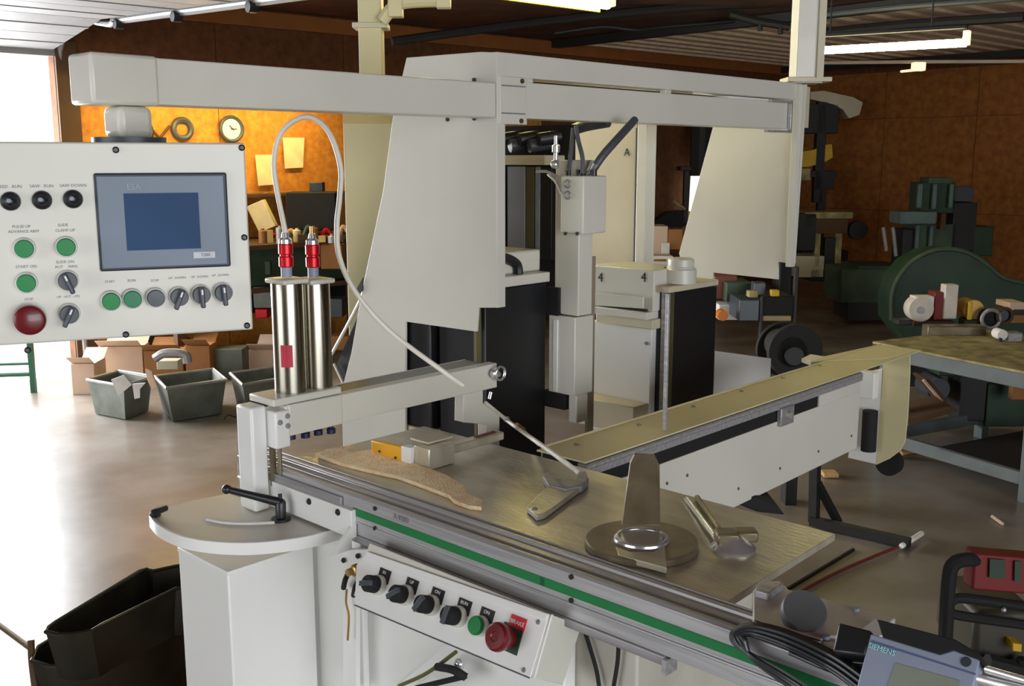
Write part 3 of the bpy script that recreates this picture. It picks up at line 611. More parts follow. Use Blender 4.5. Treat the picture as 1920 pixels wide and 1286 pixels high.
es = mk('emergency_stop', G().lathe(p, CN, [(.013, 0), (.013, .006), (.017, .012), (.021, .026), (.0225, .030), (.0215, .036), (.018, .039), (.008, .0395), (.007, .038), (.001, .038)], 32), 'red', cs)
mk('guard_plate', G().obox(p+CN*.001, X1*.020, CU*.020, CN*.001), 'mgreend', es)
mk('label_plate', G().prism([C(961,1151), C(989,1162), C(983,1184), C(955,1172)], CN*.002), 'rlabel', es)
text('lettering', 'BRAKE', .0095, C(972, 1168)+CN*.0025, X1, CU, 'wprint', es)
for q in ((1009,1166),(982,1256)): mk('screw', G().lathe(C(*q), CN, [(.004, 0), (.003, .002)], 12), 'gprint', cs)

# drain cock under console
dc = thing('drain_cock', 'small chrome cock with black handle below the button console', 'valve', B(1.12, 860, 1250))
mk('body', G().ball(B(1.12, 861, 1244), .009).cyl(B(1.12, 862, 1246), B(1.12, 858, 1265), .008, seg=14), 'chrome', dc)
mk('handle', G().tube([B(1.11, 820, 1250), B(1.10, 850, 1256), B(1.11, 874, 1270)], .007, 10), 'mblack', dc)
mk('pipe', G().tube([B(1.11, 872, 1268), B(1.11, 830, 1278), B(1.11, 780, 1290)], .005, 8), 'mblack', dc)
mk('cord', G().tube([B(1.12, 855, 1222), B(1.12, 800, 1262), B(1.12, 748, 1286)], .0035, 8), mat('olive_tube', (96, 92, 48), .5), dc)
for i, (lbl, pts) in enumerate((('black hose hanging below the rail, left of its straight neighbour', [(1092,1170),(1105,1210),(1118,1255),(1124,1290)]), ('straight black hose hanging below the rail end bracket', [(1160,1200),(1158,1240),(1150,1290)]))):
    o = mk('hose', G().tube([B(1.178, *p) for p in pts], .0034, 8), 'mblack'); tag(o, lbl, 'hose')

# ================================================================== CLAMP BEAM WITH CYLINDERS
KX = -1.70
cl_ = thing('clamp_bridge', 'cream clamp bridge beam spanning over the left end of table', 'clamp', (KX, 1.2, 1.08))
y0 = A(KX, 512, 790).y; y1 = A(KX, 932, 690).y; zt1 = A(KX, 545, 769).z; zb1 = A(KX, 545, 812).z
zt1 = (A(KX, 640, 735+5).z+A(KX, 925, 682).z)/2; zb1 = (A(KX, 640, 793).z+A(KX, 925, 728).z)/2
y640 = A(KX, 640, 740).y
mk('beam', G().box((KX, y0+.03, zb1), (KX-.028, y1, zt1)), 'cream', cl_, .002)
mk('beam_web', G().box((KX-.028, y640, zt1-.007), (KX-.098, y1-.01, zt1-.004)), 'darksteel', cl_, .001)
mk('back_flange', G().box((KX-.098, y640, zt1-.03), (KX-.102, y1-.01, zt1-.003)), 'cream', cl_, .001)
mk('thick_end', G().box((KX+.004, y0+.035, zb1-.002), (KX-.07, y640, zt1+.002)), 'cream', cl_, .003)
mk('base_plate', G().box((KX+.002, A(KX, 512, 760).y, zt1+.003), (KX-.085, y640, zt1+.018)), 'cream', cl_, .003)
mk('end_block', G().box((KX+.008, y0, zb1-.022), (KX-.05, y0+.035, zt1-.006)), 'white', cl_, .004)
for dy, dz in ((.010, -.022), (.028, -.012), (.028, -.032)):
    mk('screw', G().lathe((KX+.008, y0+dy, zt1+dz-.006), X1, [(.0055, 0), (.0055, .003), (.002, .003)], 12), 'alud', cl_)
pk = A(KX-.02, 515, 890)
mk('left_post', G().box((KX-.02, A(KX-.02, 490, 800).y-.022, 1.002), (KX-.075, y0-.001, zt1+.004)), 'white', cl_, .005)
mk('guide_pin', G().cyl((KX-.0, y0+.012, .99), (KX-.0, y0+.012, zb1-.02), .0045), 'steeld', cl_)
mk('steel_strip', G().box((KX-.02, y0+.001, 1.05), (KX-.016, y0+.014, zb1-.02)), 'steeld', cl_)
leg = [A(KX, *q) for q in ((876,728),(902,722),(908,755),(938,775),(938,830),(912,832),(905,790),(872,790))]
leg = [A(KX-.001, *q) for q in ((870,715),(906,702),(906,756),(937,778),(937,855),(912,855),(912,796),(868,792))]
mk('right_leg', G().prism(leg, (-.03, 0, 0)), 'cream', cl_, .002)
hx_ = A(KX+.01, 925, 700)
hd = mk('hand_wheel', G().torus(hx_+X1*.012+Y1*.012, X1, .016, .003, 28, 8), 'chrome', cl_)
mk('hub', G().lathe(hx_, X1, [(.011, 0), (.011, .010), (.006, .012), (.006, .02)], 16), 'chrome', hd)
mk('screw', G().cyl(A(KX, 921, 735), A(KX+.0, 918, 748), .004), 'chrome', hd)
for q in ((545,814),(572,811),(596,806),(620,803)):
    p = A(KX-.012, *q); mk('rubber_foot', G().lathe((p.x, p.y, p.z-.010), UP, [(.010, 0), (.010, .010), (.006, .012), (.006, .03)], 16), 'navy', cl_)
zc0 = zt1+.018
for i, (px, lbl) in enumerate(((541, 'left of the two upright stainless cylinders with red top fitting'), (590, 'right of the two upright stainless cylinders with red top fitting'))):
    cyc = thing('pneumatic_cylinder', lbl, 'cylinder', A(KX-.042, px, 740))
    p = A(KX-.042, px+5, 735); p.z = zc0; ztc = A(KX-.042, px, 530).z; L = ztc-zc0; r = .0325
    mk('barrel', G().cyl(p, p+UP*L, r, seg=40), 'stain', cyc)
    mk('top_cap', G().box((p.x-.034, p.y-.030, ztc), (p.x+.034, p.y+.030, ztc+.010)), 'cream', cyc, .003)
    mk('stem', G().cyl(p+UP*(L+.012), p+UP*(L+.032), .011), 'dro', cyc)
    mk('red_fitting', G().lathe(p+UP*(L+.032), UP, [(.013, 0), (.0145, .002), (.0145, .020), (.012, .022), (.012, .025), (.0145, .027), (.0145, .045), (.013, .047)], 24), 'redm', cyc)
    mk('cap_ring', G().lathe(p+UP*(L+.079), UP, [(.013, 0), (.013, .008), (.008, .012), (.006, .022)], 20), 'chrome', cyc)
    if i == 0:
        top0 = p+UP*(L+.10)
        a = p+(VD*-1)*(r+.0)
        mk('red_print', G().add([p+(-VD*math.cos(t)+RD*math.sin(t))*(r+.0004)+UP*z for z in (.055, .10) for t in (-.35, -.1, .15, .4)], [(0,1,5,4),(1,2,6,5),(2,3,7,6)]), mat('faded_red_print', (186, 44, 70), .5), cyc)
    else: top1 = p+UP*(L+.10)
    mk('nozzle', G().cyl(p+UP*(L+.095), p+UP*(L+.115), .004), 'brass', cyc)
dT = top0.dot(VD)
wh = thing('air_hose', 'white air hose looping up from the left cylinder and down to the table', 'hose', top0)
pts = [D(dT, 536, 462), D(dT, 534, 430), D(dT, 520, 360), D(dT, 514, 300), D(dT, 530, 245), D(dT-.03, 575, 219), D(dT-.05, 615, 245), D(dT-.06, 638, 310), D(dT-.06, 637, 370), D(dT-.06, 632, 420), D(dT-.06, 636, 480), D(dT-.04, 665, 545), D(dT-.02, 728, 618), D(dT-.02, 828, 694), D(dT+.0, 868, 722)]
mk('line', G().tube(pts, .0052, 12, True, 6), 'whose', wh)
mk('line', G().tube([A(KX-.02, 910, 755), A(KX+.01, 960, 795), Z(1.13, 1040, 852), Z(1.11, 1085, 886)], .005, 10), 'whose', wh)
mk('ferrule', G().cyl(D(dT, 536, 455), D(dT, 536, 474), .0062), 'brass', wh)
o = thing('hose_coupling', 'tiny brass coupling on a clear tube behind the right clamp leg', 'fitting', Z(1.1, 975, 800))
mk('nut', G().cyl(A(-1.75, 968, 796), A(-1.75, 982, 806), .006), 'brass', o); mk('tube', G().cyl(A(-1.75, 982, 806), A(-1.72, 1010, 835), .003), 'whose', o); mk('elbow', G().ball(A(-1.75, 950, 786), .008), 'chrome', o)

# side clamp on table
sc2 = thing('side_clamp', 'steel side clamp with yellow jaw pad and long guide bar on table', 'clamp', Z(ZT, 780, 865))
yj = 1.40
ja = [Z(ZT, 748, 870)]
def J(px, py): return onp(Z(ZT, 755, 872), Vector((0, 1, 0)), px, py)
mk('pad', G().prism([J(695, 826), J(752, 838), J(752, 874), J(699, 858)], (0, .016, 0)), 'yellow', sc2, .002)
for q in ((712,846),(742,858)): mk('screw', G().cyl(J(*q), J(*q)-Y1*.002, .003, seg=10), 'dgrey', sc2)
mk('jaw', G().prism([J(752, 836), J(770, 840), J(768, 880), J(752, 874)], (0, .02, 0)), 'white', sc2, .001)
q = J(770, 868)
mk('block', G().box((q.x, q.y+.01, ZT+.001), (q.x+.045, q.y+.08, ZT+.045)), 'steel', sc2, .002)
mk('guide_bar', G().box((q.x+.012, q.y+.08, ZT+.018), (q.x+.038, q.y+.235, ZT+.036)), 'steel', sc2, .003)
mk('top_cover', G().box((q.x-.035, q.y+.03, ZT+.046), (q.x+.02, q.y+.10, ZT+.050)), 'beige', sc2, .001)
mk('red_strip', G().box((q.x+.02, q.y+.16, ZT+.037), (q.x+.03, q.y+.22, ZT+.038)), 'redp', sc2)

# ================================================================== THINGS ON THE TABLE
wb = [Z(ZT+.008, *q) for q in ((596,852),(612,842),(640,838),(655,846),(706,842),(722,852),(790,872),(838,890),(868,908),(880,925),(905,938),(903,950),(880,948),(852,938),(842,928),(790,908),(745,892),(690,880),(640,868))]
o = mk('chipboard_offcut', G().prism(wb, (0, 0, -.0075)), 'osbchip', None, .0008); tag(o, 'ragged piece of pale chipboard lying along the rail on the table', 'board')
# ring wrench with handle
rw = thing('ring_plate_tool', 'flat round steel plate with chrome ring and broad upright handle on table', 'tool', Z(ZT, 1203, 1020))
dc_ = Z(ZT+.006, 1203, 1018); rr = abs(Z(ZT+.006, 1309, 1018).dot(RD)-Z(ZT+.006, 1097, 1018).dot(RD))/2
mk('disc', G().lathe(Vector((dc_.x, dc_.y, ZT+.001)), UP, [(rr, 0), (rr, .010), (rr-.002, .012)], 56), 'steeld', rw)
rc = Z(ZT+.014, 1203, 1010); rc.z = ZT+.013
mk('ring', G().torus(rc+UP*.001, UP, .040, .0055, 40, 10), 'chrome', rw)
mk('boss', G().lathe(rc, UP, [(.036, 0), (.034, .004)], 32), 'chrome', rw)
hb0 = Z(ZT+.02, 1203, 985); dh = hb0.dot(VD)
mk('handle', G().prism([D(dh-.01, 1166, 985), D(dh-.01, 1238, 985), D(dh+.07, 1237, 872), D(dh+.07, 1228, 854), D(dh+.07, 1190, 852), D(dh+.07, 1182, 868)], VD*.01), 'steeld', rw, .001)
tq = Z(ZT+.014, 1155, 1022)
mk('tab', G().prism([Z(ZT+.014, 1154, 1024), Z(ZT+.014, 1180, 1034), Z(ZT+.014, 1225, 1034), Z(ZT+.014, 1246, 1022), Z(ZT+.014, 1250, 1064), Z(ZT+.014, 1160, 1040)], (0, 0, -.010)), 'steel', rw, .001)
# hook tool
ht = thing('hook_wrench', 'flat steel hook wrench lying left of the round plate tool', 'tool', Z(ZT, 1040, 920))
mk('bar', G().prism([Z(ZT+.012, *q) for q in ((988,950),(1006,966),(1022,962),(1092,910),(1070,900),(1040,896),(1020,918))], (0, 0, -.010)), 'steel', ht, .001)
mk('fork', G().prism([Z(ZT+.016, *q) for q in ((1018,892),(1028,884),(1036,896),(1080,898),(1086,886),(1098,882),(1104,896),(1092,910),(1060,916),(1028,908))], (0, 0, -.014)), 'alud', ht, .002)
mk('tip', G().ball(Z(ZT+.008, 1002, 958), .008), 'chrome', ht)
# small two-rod tool
rt = thing('spindle_tool', 'chrome spindle tool with two parallel rods at the right table end', 'tool', Z(ZT, 1375, 1025))
for dx in (0, 12): mk('rod', G().cyl(Z(ZT+.006, 1288+dx*1.6, 936-dx*.3), Z(ZT+.012, 1345+dx*1.2, 1012-dx*.2), .005), ('chrome', 'steeld')[dx > 0], rt)
k0 = Z(ZT, 1375, 1030)
mk('head', G().lathe(k0, UP, [(.034, 0), (.036, .005), (.028, .012), (.02, .016), (.012, .024)], 28), 'chrome', rt)
mk('clamp', G().obox(Z(ZT+.02, 1362, 1006), RD*.018, VD*.018, UP*.010), 'steeld', rt, .004)
mk('lug', G().obox(Z(ZT+.02, 1398, 1002), RD*.018, VD*.015, UP*.009), 'steeld', rt, .004)

# ================================================================== CONVEYOR
cv = thing('outfeed_conveyor', 'long cream outfeed conveyor beam with black slot running to rear right', 'conveyor', (-1.35, 2.4, .8))
VX = -1.30; VB = -1.435; ve = A(VX, 1615, 700).y; vs_ = 1.60
zbot = A(VX, 1421, 925).z
mk('top_cover', G().box((VX, vs_, ZT-.004), (VB, 3.33, ZT)), 'duct', cv, .001)
mk('back_flange', G().box((VB, 1.62, ZT-.05), (VB-.004, 3.33, ZT+.004)), 'duct', cv, .001)
z1_, z2_, z3_ = A(VX, 1300, 824).z, A(VX, 1300, 848).z, 0
mk('side_extrusion', G().prism([(VX+.001, vs_, ZT-.006), (VX+.005, vs_, ZT-.009), (VX+.005, vs_, z1_+.002), (VX-.02, vs_, z1_), (VX-.02, vs_, ZT-.006)], (0, ve-vs_, 0)), 'alu', cv)
mk('groove', G().box((VX+.004, vs_, (ZT+z1_)/2), (VX+.006, ve, (ZT+z1_)/2+.002)), 'alud', cv)
sy0, sy1 = A(VX, 1110, 892).y, A(VX, 1536, 752).y
mk('slot', G().box((VX-.014, sy0, z2_), (VX-.004, sy1, z1_)), 'mblack', cv)
mk('slot_end', G().box((VX-.014, sy1, z2_), (VX, ve, z1_)), 'cream', cv)
sb = A(VX, 1470, 776); sl = mk('slider', G().box((VX-.003, sb.y-.035, sb.z-.028), (VX+.012, sb.y+.035, sb.z+.022)), 'alud', cv, .003)
mk('knob', G().cyl((VX+.012, sb.y, sb.z), (VX+.022, sb.y, sb.z), .009), 'steel', sl)
zl = A(VX, 1600, 843).z
mk('side_panel', G().prism([(VX, vs_, z2_), (VX, ve, z2_), (VX, ve, zl), tuple(A(VX, 1423, 929)), (VX, vs_, A(VX, 1423, 929).z-.01)], (-.006, 0, 0)), 'cream', cv, .001)
mk('core', G().box((VX-.02, vs_+.01, zl+.01), (VB+.01, ve-.01, ZT-.01)), 'mblack', cv)
for q in ((1288,891),(1250,906),(1384,916),(1462,878),(1534,846),(1596,817)): p = A(VX, *q); mk('screw', G().cyl(p, p+X1*.002, .004, seg=10), 'steeld', cv)
for q in ((1080,834),(1198,797),(1300,763),(1390,734),(1468,709),(1538,686),(1598,663)): p = Z(ZT, *q); mk('screw', G().cyl(p, p+UP*.003, .005, seg=10), 'steeld', cv)
p1 = A(VX, 1240, 800)
ub = Z(ZT, 1246, 806); mk('upright_bar', G().box((ub.x-.004, ub.y-.004, ZT), (ub.x+.004, ub.y+.004, A(ub.x, 1246, 552).z)), 'alu', cv, .001)
# end cover: a plate across the end with rounded lower corner
ey = 3.30
def E_(px, py): return B(ey, px, py)
arc = [E_(*q) for q in ((1706,660),(1706,700),(1702,780),(1697,828),(1688,845),(1668,860),(1642,872))]
mk('end_cover', G().prism([E_(1656, 668)]+arc, (0, .006, 0)), 'duct', cv, .001)
mk('end_top', G().prism([Z(ZT+.003, *q) for q in ((1520,676),(1545,668),(1645,646),(1708,658),(1655,672))], (0, 0, -.006)), 'duct', cv, .001)
mk('inner_plate', G().prism([E_(1612, 700), E_(1656, 690), E_(1642, 870), E_(1590, 858)], (0, .004, 0)), 'white', cv)
mk('drive_motor', G().cyl(B(ey-.03, 1628, 845), B(ey-.03, 1632, 770), .025), 'mblack', cv)
mk('bearing', G().box(B(ey-.02, 1612, 740), B(ey-.06, 1640, 700)), 'white', cv, .003)
mk('wheel', G().cyl(B(ey+.03, 1664, 868), B(ey+.03, 1664, 868)+Y1*.03, .045, seg=24), 'mblack', cv)
mk('corner_piece', G().prism([Z(ZT+.004, *q) for q in ((1503,672),(1520,664),(1545,668),(1520,678))], (0, 0, -.012)), 'cream', cv)
o = thing('wheel_guard', 'black rounded wheel guard under the near end of the conveyor', 'guard', D(2.55, 1420, 945))
mk('shell', G().prism([D(2.55, *q) for q in ((1358,936),(1385,928),(1420,932),(1455,945),(1472,966),(1420,960))], VD*.12), 'mblack', o, .004)

# conveyor stand
st = thing('conveyor_stand', 'black steel stand with diagonal brace under the conveyor', 'stand', Z(0, 1526, 978))
f0 = Z(0.02, 1526, 978); dS = f0.dot(VD)
mk('leg', G().cyl(f0, D(dS, 1530, 800), .028, seg=4), 'dark', st)
mk('brace', G().tube([D(dS, 1532, 905), D(dS-.02, 1572, 980)], .022, 4, False), 'dark', st)
mk('foot_bar', G().tube([Z(.03, 1520, 976), Z(.03, 1706, 1018)], .028, 4, False), 'dark', st)

# ================================================================== RAIL CARRIAGE, READOUT, CABLE
cr = thing('rail_carriage', 'aluminium carriage plate with large grey locking knob on rail', 'carriage', Z(1.10, 1520, 1150))
zc = 1.10
cpn = [Z(zc, *q) for q in ((1412,1106),(1425,1090),(1462,1088),(1478,1104),(1530,1118),(1680,1158),(1640,1190),(1545,1192),(1530,1216),(1412,1164))]
mk('plate', G().prism(cpn, (0, 0, -.014)), mat('satin_aluminium', (206, 200, 194), .5, .1), cr, .002)
mk('side_lip', G().prism([Z(zc, 1412, 1164), Z(zc, 1545, 1205), Z(zc-.03, 1545, 1212), Z(zc-.03, 1412, 1170)], (0, .004, 0)), 'alud', cr)
kb = Z(zc, 1500, 1160); kn = (UP*.55-VD*.8+RD*.05).normalized(); kn = (UP*.75-VD*.65).normalized()
kk = mk('knob', G().lathe(kb+UP*.002-VD*.002, kn, [(.012, -.01), (.012, .006), (.0285, .008), (.0295, .011), (.0295, .022), (.0275, .025), (.001, .0255)], 40), mat('grey_knob', (96, 98, 100), .45), cr)
mk('end_lug', G().prism([Z(zc+.012, 1415, 1105), Z(zc+.012, 1430, 1090), Z(zc+.012, 1470, 1092), Z(zc+.012, 1440, 1112)], (0, 0, -.012)), 'alu', cr, .002)
for q in ((1604,1144),(1548,1196)): mk('screw', G().lathe(Z(zc, *q), UP, [(.0055, 0), (.0055, .004), (.003, .004)], 12), 'dro', cr)
mk('bar', G().box((-.55, RY+.02, zc-.015), (-.28, RY+.045, zc-.003)), 'alu', cr, .001)
mk('white_bracket', G().prism([Z(zc+.005, *q) for q in ((1618,1178),(1642,1160),(1658,1190),(1640,1194))], (0, 0, -.004)), 'rag', cr)

dr = thing('digital_readout', 'grey-blue digital readout with greenish display clipped to the rail', 'readout', B(1.07, 1700, 1230))
# tilted slab facing up and towards us
q0, q1 = B(1.10, 1632, 1186), B(1.10, 1838, 1252)
ex = (q1-q0); wdt = ex.length; ex.normalize()
dn = (-VD*.75-UP*.66); dn = (dn-ex*dn.dot(ex)).normalized(); nn = ex.cross(-dn).normalized()
if nn.z < 0: nn = -nn
def Q(px, py): return onp(q0, nn, px, py)
fm = mk('face', G().prism([Q(1632,1187), Q(1762,1226), Q(1788,1218), Q(1838,1236), Q(1822,1300), Q(1815,1330), Q(1595,1330)], -nn*.022), 'dro', dr, .002)
mk('display', G().prism([Q(1680,1243), Q(1800,1276), Q(1790,1325), Q(1650,1325)], nn*.0008), 'lcd', dr)
mk('groove', G().prism([Q(1634,1200), Q(1830,1263), Q(1829,1266), Q(1633,1204)], nn*.0006), mat('blue_groove', (88, 104, 142), .5), dr)
text('lettering', 'SIEMENS', .0085, Q(1654, 1218)+nn*.0008, ex, -dn, 'teal', dr)
mk('button', G().lathe(Q(1811, 1241), nn, [(.0055, 0), (.0055, .001)], 20), 'bezeld', dr)
mk('holder', G().prism([Q(1644,1160), Q(1790,1198), Q(1838,1226), Q(1850,1256), Q(1838,1240), Q(1788,1220), Q(1762,1228), Q(1655,1196)], -nn*.03), 'mblack', dr, .002)
mk('rear_box', G().prism([Q(1572,1166), Q(1634,1182), Q(1622,1230), Q(1560,1222)], -nn*.03), 'black', dr, .003)
bs = thing('rail_shaft', 'bright steel guide shaft end at the bottom right corner', 'shaft', D(.95, 1880, 1260))
mk('rod', G().cyl(D(.97, 1852, 1256), D(.9, 1960, 1288), .0045), 'chrome', bs); mk('bar', G().cyl(D(.97, 1840, 1276), D(.9, 1940, 1302), .006), 'alu', bs)

cc = thing('cable_coil', 'coiled black cable bundle draped over the rail beside the readout', 'cable', B(1.1, 1480, 1230))
for k in range(14):
    o_ = k*3.4; y_ = 1.117-.005*(k % 4)
    pts = [B(y_-.01, 1620, 1262+o_*.9), B(y_-.01, 1560, 1222+o_*.8), B(y_, 1480, 1185+o_*.7), B(y_, 1415, 1170+o_*.5), B(y_, 1376+o_*.35, 1182+o_*.2), B(y_, 1376+o_*.5, 1205-o_*.1), B(y_, 1410, 1228+o_*.15), B(y_-.01, 1470, 1262+o_*.4), B(y_-.015, 1530, 1300+o_*.5)]
    mk('strand', G().tube(pts, .0031, 8, True, 6), 'cable', cc)
for k in range(5):
    mk('strand', G().tube([B(1.112, 1480, 1196+k*7), B(1.11, 1560, 1222+k*9), B(1.105, 1640, 1228+k*12)], .0027, 8, True, 6), ('cable', 'hose')[k % 2], cc)

# ================================================================== FOREGROUND LEFT: TRAYS
def tray(label, zt_, pts, depth, m='darksteel', inset=.04):
    t = thing('steel_tray', label, 'tray', Z(zt_-depth, 200, 1250), 'dark trays on the pallet')
    top = [Z(zt_, *q) for q in pts]; c = sum(top, Vector((0,0,0)))/len(top); n = len(top)
    bot = [Vector((c.x+(p.x-c.x)*.9, c.y+(p.y-c.y)*.9, zt_-depth)) for p in top]
    g = G(); vs = top+bot+[c+(p-c)*.985 for p in top]+[c+(p-c)*.97+UP*.012 for p in bot]
    for i in range(n*0, n): pass
    fs_ = []
    for i in range(n):
        j = (i+1) % n
        fs_ += [(i, j, n+j, n+i), (j, i, 2*n+i, 2*n+j), (2*n+i, 3*n+i, 3*n+j, 2*n+j)]
    fs_ += [tuple(range(n, 2*n)), tuple(range(4*n-1, 3*n-1, -1))]
    g.add(vs, fs_); mk('shell', g, m, t)
    rim = [p+UP*.002 for p in top]; mk('rim', G().tube(rim+[rim[0]], .006, 6, False), m, t)
    return t
tray('upper dark oily steel tray nested in a larger one by the white cabinet', .47, ((86,1186),(90,1178),(104,1168),(262,1072),(276,1068),(288,1071),(330,1062),(460,1050),(520,1085),(330,1105),(196,1170),(172,1184),(140,1190),(108,1191)), .14)
tray('lower wider dark steel tray holding the upper one, on the pallet', .33, ((60,1240),(70,1215),(240,1110),(460,1080),(560,1130),(350,1180),(200,1240),(150,1250),(90,1250)), .2)
pa = thing('pallet', 'orange-brown timber pallet under the dark steel trays', 'pallet', Z(.1, 250, 1300))
for k in range(5):
    o_ = Z(.12, 140, 1310)+RN*.0+Y1*(k*.13-.15)
    mk('board', G().box(o_, o_+Vector((1.1, .1, -.02))), mat('orange_timber', (186, 110, 56), .8) if k == 0 else bpy.data.materials['orange_timber'], pa, .003)
for k in range(2):
    o_ = Z(.1, 140, 1310)+X1*(.1+k*.8)-Y1*.15; mk('block', G().box(o_, o_+Vector((.09, .65, -.09))), 'brown', pa, .003)
o = mk('broom_handle', G().cyl(D(2.9, -10, 1166), D(2.75, 66, 1222), .008), 'steeld'); tag(o, 'thin dark rod leaning into the trays from the left edge', 'rod')
o = mk('strap', G().tube([D(2.7, 58, 1200), D(2.68, 60, 1240), D(2.66, 66, 1290)], .01, 8), 'brown'); tag(o, 'brown strap hanging at the left end of the trays', 'strap')

# ================================================================== LEFT BACKGROUND: BINS, BOXES
def fbox(name, label, cat, px0, px1, py_base, py_top, dep, m, th_=0.0, group=None, lid=True, z0=0):
    a = Z(z0, px0, py_base); d_ = a.dot(VD); b_ = D(d_, px1, py_base); w = (b_-a).dot(RD); tp_ = D(d_, px0, py_top).z
    t = thing(name, label, cat, (a+b_)/2, group)
    cx = (a+b_)/2; cx.z = 0; c_ = cx+VD*dep/2
    R_ = Matrix.Rotation(th_, 3, 'Z'); e1, e2 = R_ @ RD, R_ @ VD
    mk('body', G().obox(c_+UP*(z0+tp_)/2, e1*w/2, e2*dep/2, UP*(tp_-z0)/2), m, t, .004)
    if lid:
        for s_ in (-1, 1): mk('flap', G().obox(c_+UP*(tp_+.03)+e2*s_*dep*.5+e2*s_*.03, e1*w*.48, (e2*s_*.05+UP*.03), UP*.002), m, t)
    return t
fbox('cardboard_box', 'pale cardboard box standing behind the left tilted bin', 'box', 187, 268, 716, 650, .2, 'cardp', .06)
fbox('cardboard_box', 'small pale carton at the far left beside the bins', 'box', 135, 178, 740, 682, .25, 'cardp', .05)
fbox('cardboard_box', 'brown cardboard box open behind the middle grey bin', 'box', 272, 344, 716, 658, .2, 'card', .04)
fbox('cardboard_box', 'brown box with grey parts piled on top, right of pale box', 'box', 350, 396, 716, 648, .2, 'card', 0)
fbox('cardboard_box', 'pale upright carton half hidden left of the steel cylinders', 'box', 468, 520, 698, 656, .3, 'cardp', 0)
fbox('cardboard_box', 'grey-green open crate between bin and cylinders', 'crate', 404, 456, 710, 655, .2, 'gtin', 0, lid=False)
def bin_(label, pxs, ztop, zin, m='gtin'):
    pts_t = [Z(ztop, *q) for q in pxs]; c = sum(pts_t, Vector((0,0,0)))/4; c.z = 0
    t = thing('parts_bin', label, 'bin', c)
    bot = [Vector((c.x+(p.x-c.x)*.82, c.y+(p.y-c.y)*.82, .005)) for p in pts_t]
    g = G()
    inn = [Vector((c.x+(p.x-c.x)*.93, c.y+(p.y-c.y)*.93, ztop)) for p in pts_t]; ib = [Vector((c.x+(p.x-c.x)*.78, c.y+(p.y-c.y)*.78, .04)) for p in pts_t]
    f = []
    for i in range(4):
        j = (i+1) % 4; f += [(i, j, 4+j, 4+i), (j, i, 8+i, 8+j), (8+i, 12+i, 12+j, 8+j)]
    f += [(4,5,6,7), (15,14,13,12)]
    g.add(pts_t+bot+inn+ib, f); mk('shell', g, m, t, .003)
    mk('rim', G().tube(pts_t+[pts_t[0]], .012, 6, False), 'alud', t)
    return t, c
tt, c = bin_('grey steel parts bin at far left with white offcuts on it', ((163,712),(232,724),(285,706),(222,696)), .24, 0)
tt, c = bin_('long grey steel parts bin in the middle of the row of bins', ((290,706),(312,728),(424,712),(400,692)), .24, 0)
tt, c = bin_('grey steel parts bin partly hidden by the steel cylinders', ((432,700),(455,722),(545,706),(520,688)), .24, 0)
o = mk('sheet_offcut', G().prism([D(6.3, *q) for q in ((208,712),(232,703),(246,722),(222,742))], VD*.01), 'rag'); tag(o, 'white sheet offcut leaning on the far left bin', 'offcut')
o = mk('sheet_offcut', G().prism([D(6.3, *q) for q in ((248,720),(272,718),(262,730),(262,746),(252,748))], VD*.01), 'rag'); tag(o, 'funnel-shaped white offcut on the rim of the left bin', 'offcut')
o = mk('timber_offcut', G().prism([D(6.4, *q) for q in ((272,692),(284,698),(294,724),(284,730),(276,712))], VD*.02), 'cardp'); tag(o, 'pinkish stick poking up between the two left bins', 'offcut')
o = mk('metal_part', G().tube([D(6.7, 290, 672), D(6.7, 310, 662), D(6.7, 345, 664), D(6.7, 352, 680)], .03, 8), 'alud'); tag(o, 'curved grey metal part lying over the middle bin', 'part')
o = mk('offcut_block', G().obox(D(6.8, 318, 682), RD*.07, VD*.05, UP*.03), 'beige', None, .004); tag(o, 'cream block lying on the middle grey bin', 'block')
o = mk('wire_loop', G().tube([Z(.01, 420, 786), Z(.05, 428, 778), Z(.02, 440, 782), Z(.01, 450, 784)], .004, 6), 'dark'); tag(o, 'small dark wire curl on the floor left of clamp post', 'wire')
# green table outside
gt = thing('green_table', 'dark green metal table frame standing in the bright doorway', 'table', D(9.2, 20, 700))
gd = 7.4
mk('leg', G().obox(D(gd, 60, 690), RD*.017, VD*.017, UP*.19), mat('dark_green_frame', (30, 92, 66), .5), gt)
mk('rail', G().cyl(D(gd, -40, 684), D(gd, 60, 681), .012, seg=8), bpy.data.materials['dark_green_frame'], gt); mk('rail', G().cyl(D(gd, -40, 704), D(gd, 60, 701), .018, seg=8), bpy.data.materials['dark_green_frame'], gt)
mk('leg', G().obox(D(gd, -60, 690), RD*.017, VD*.017, UP*.19), bpy.data.materials['dark_green_frame'], gt)

# ================================================================== LEFT WALL: BENCH, CLOCK, PAPERS
def WA(px, py, w=.03): return onp(RM(0, w), RN, px, py)
ck = thing('wall_clock', 'round white wall clock with dark rim on the orange wall', 'clock', WA(429, 242))
cc_ = WA(432, 242); mk('rim', G().torus(cc_+RN*.02, RN, .10, .016, 32, 8), 'dgrey', ck); mk('face', G().lathe(cc_, RN, [(.098, 0), (.098, .02)], 32), 'wprint', ck)
mk('hand', G().obox(cc_+RN*.024-RU*.02, RU*.03, UP*.004, RN*.001), 'black', ck); mk('hand', G().obox(cc_+RN*.024+UP*.01, (RU*.02+UP*.02), (RU*.003-UP*.003), RN*.001), 'black', ck)
hp = thing('belt_loop', 'dark ring hanging on the orange wall left of the clock', 'ring', WA(342, 242)); mk('ring', G().torus(WA(342, 242), RN, .075, .026, 28, 8), 'dgrey', hp)
hp = thing('cable_roll', 'dark coil of cable hanging on the wall just right of the pivot', 'coil', WA(255, 235))
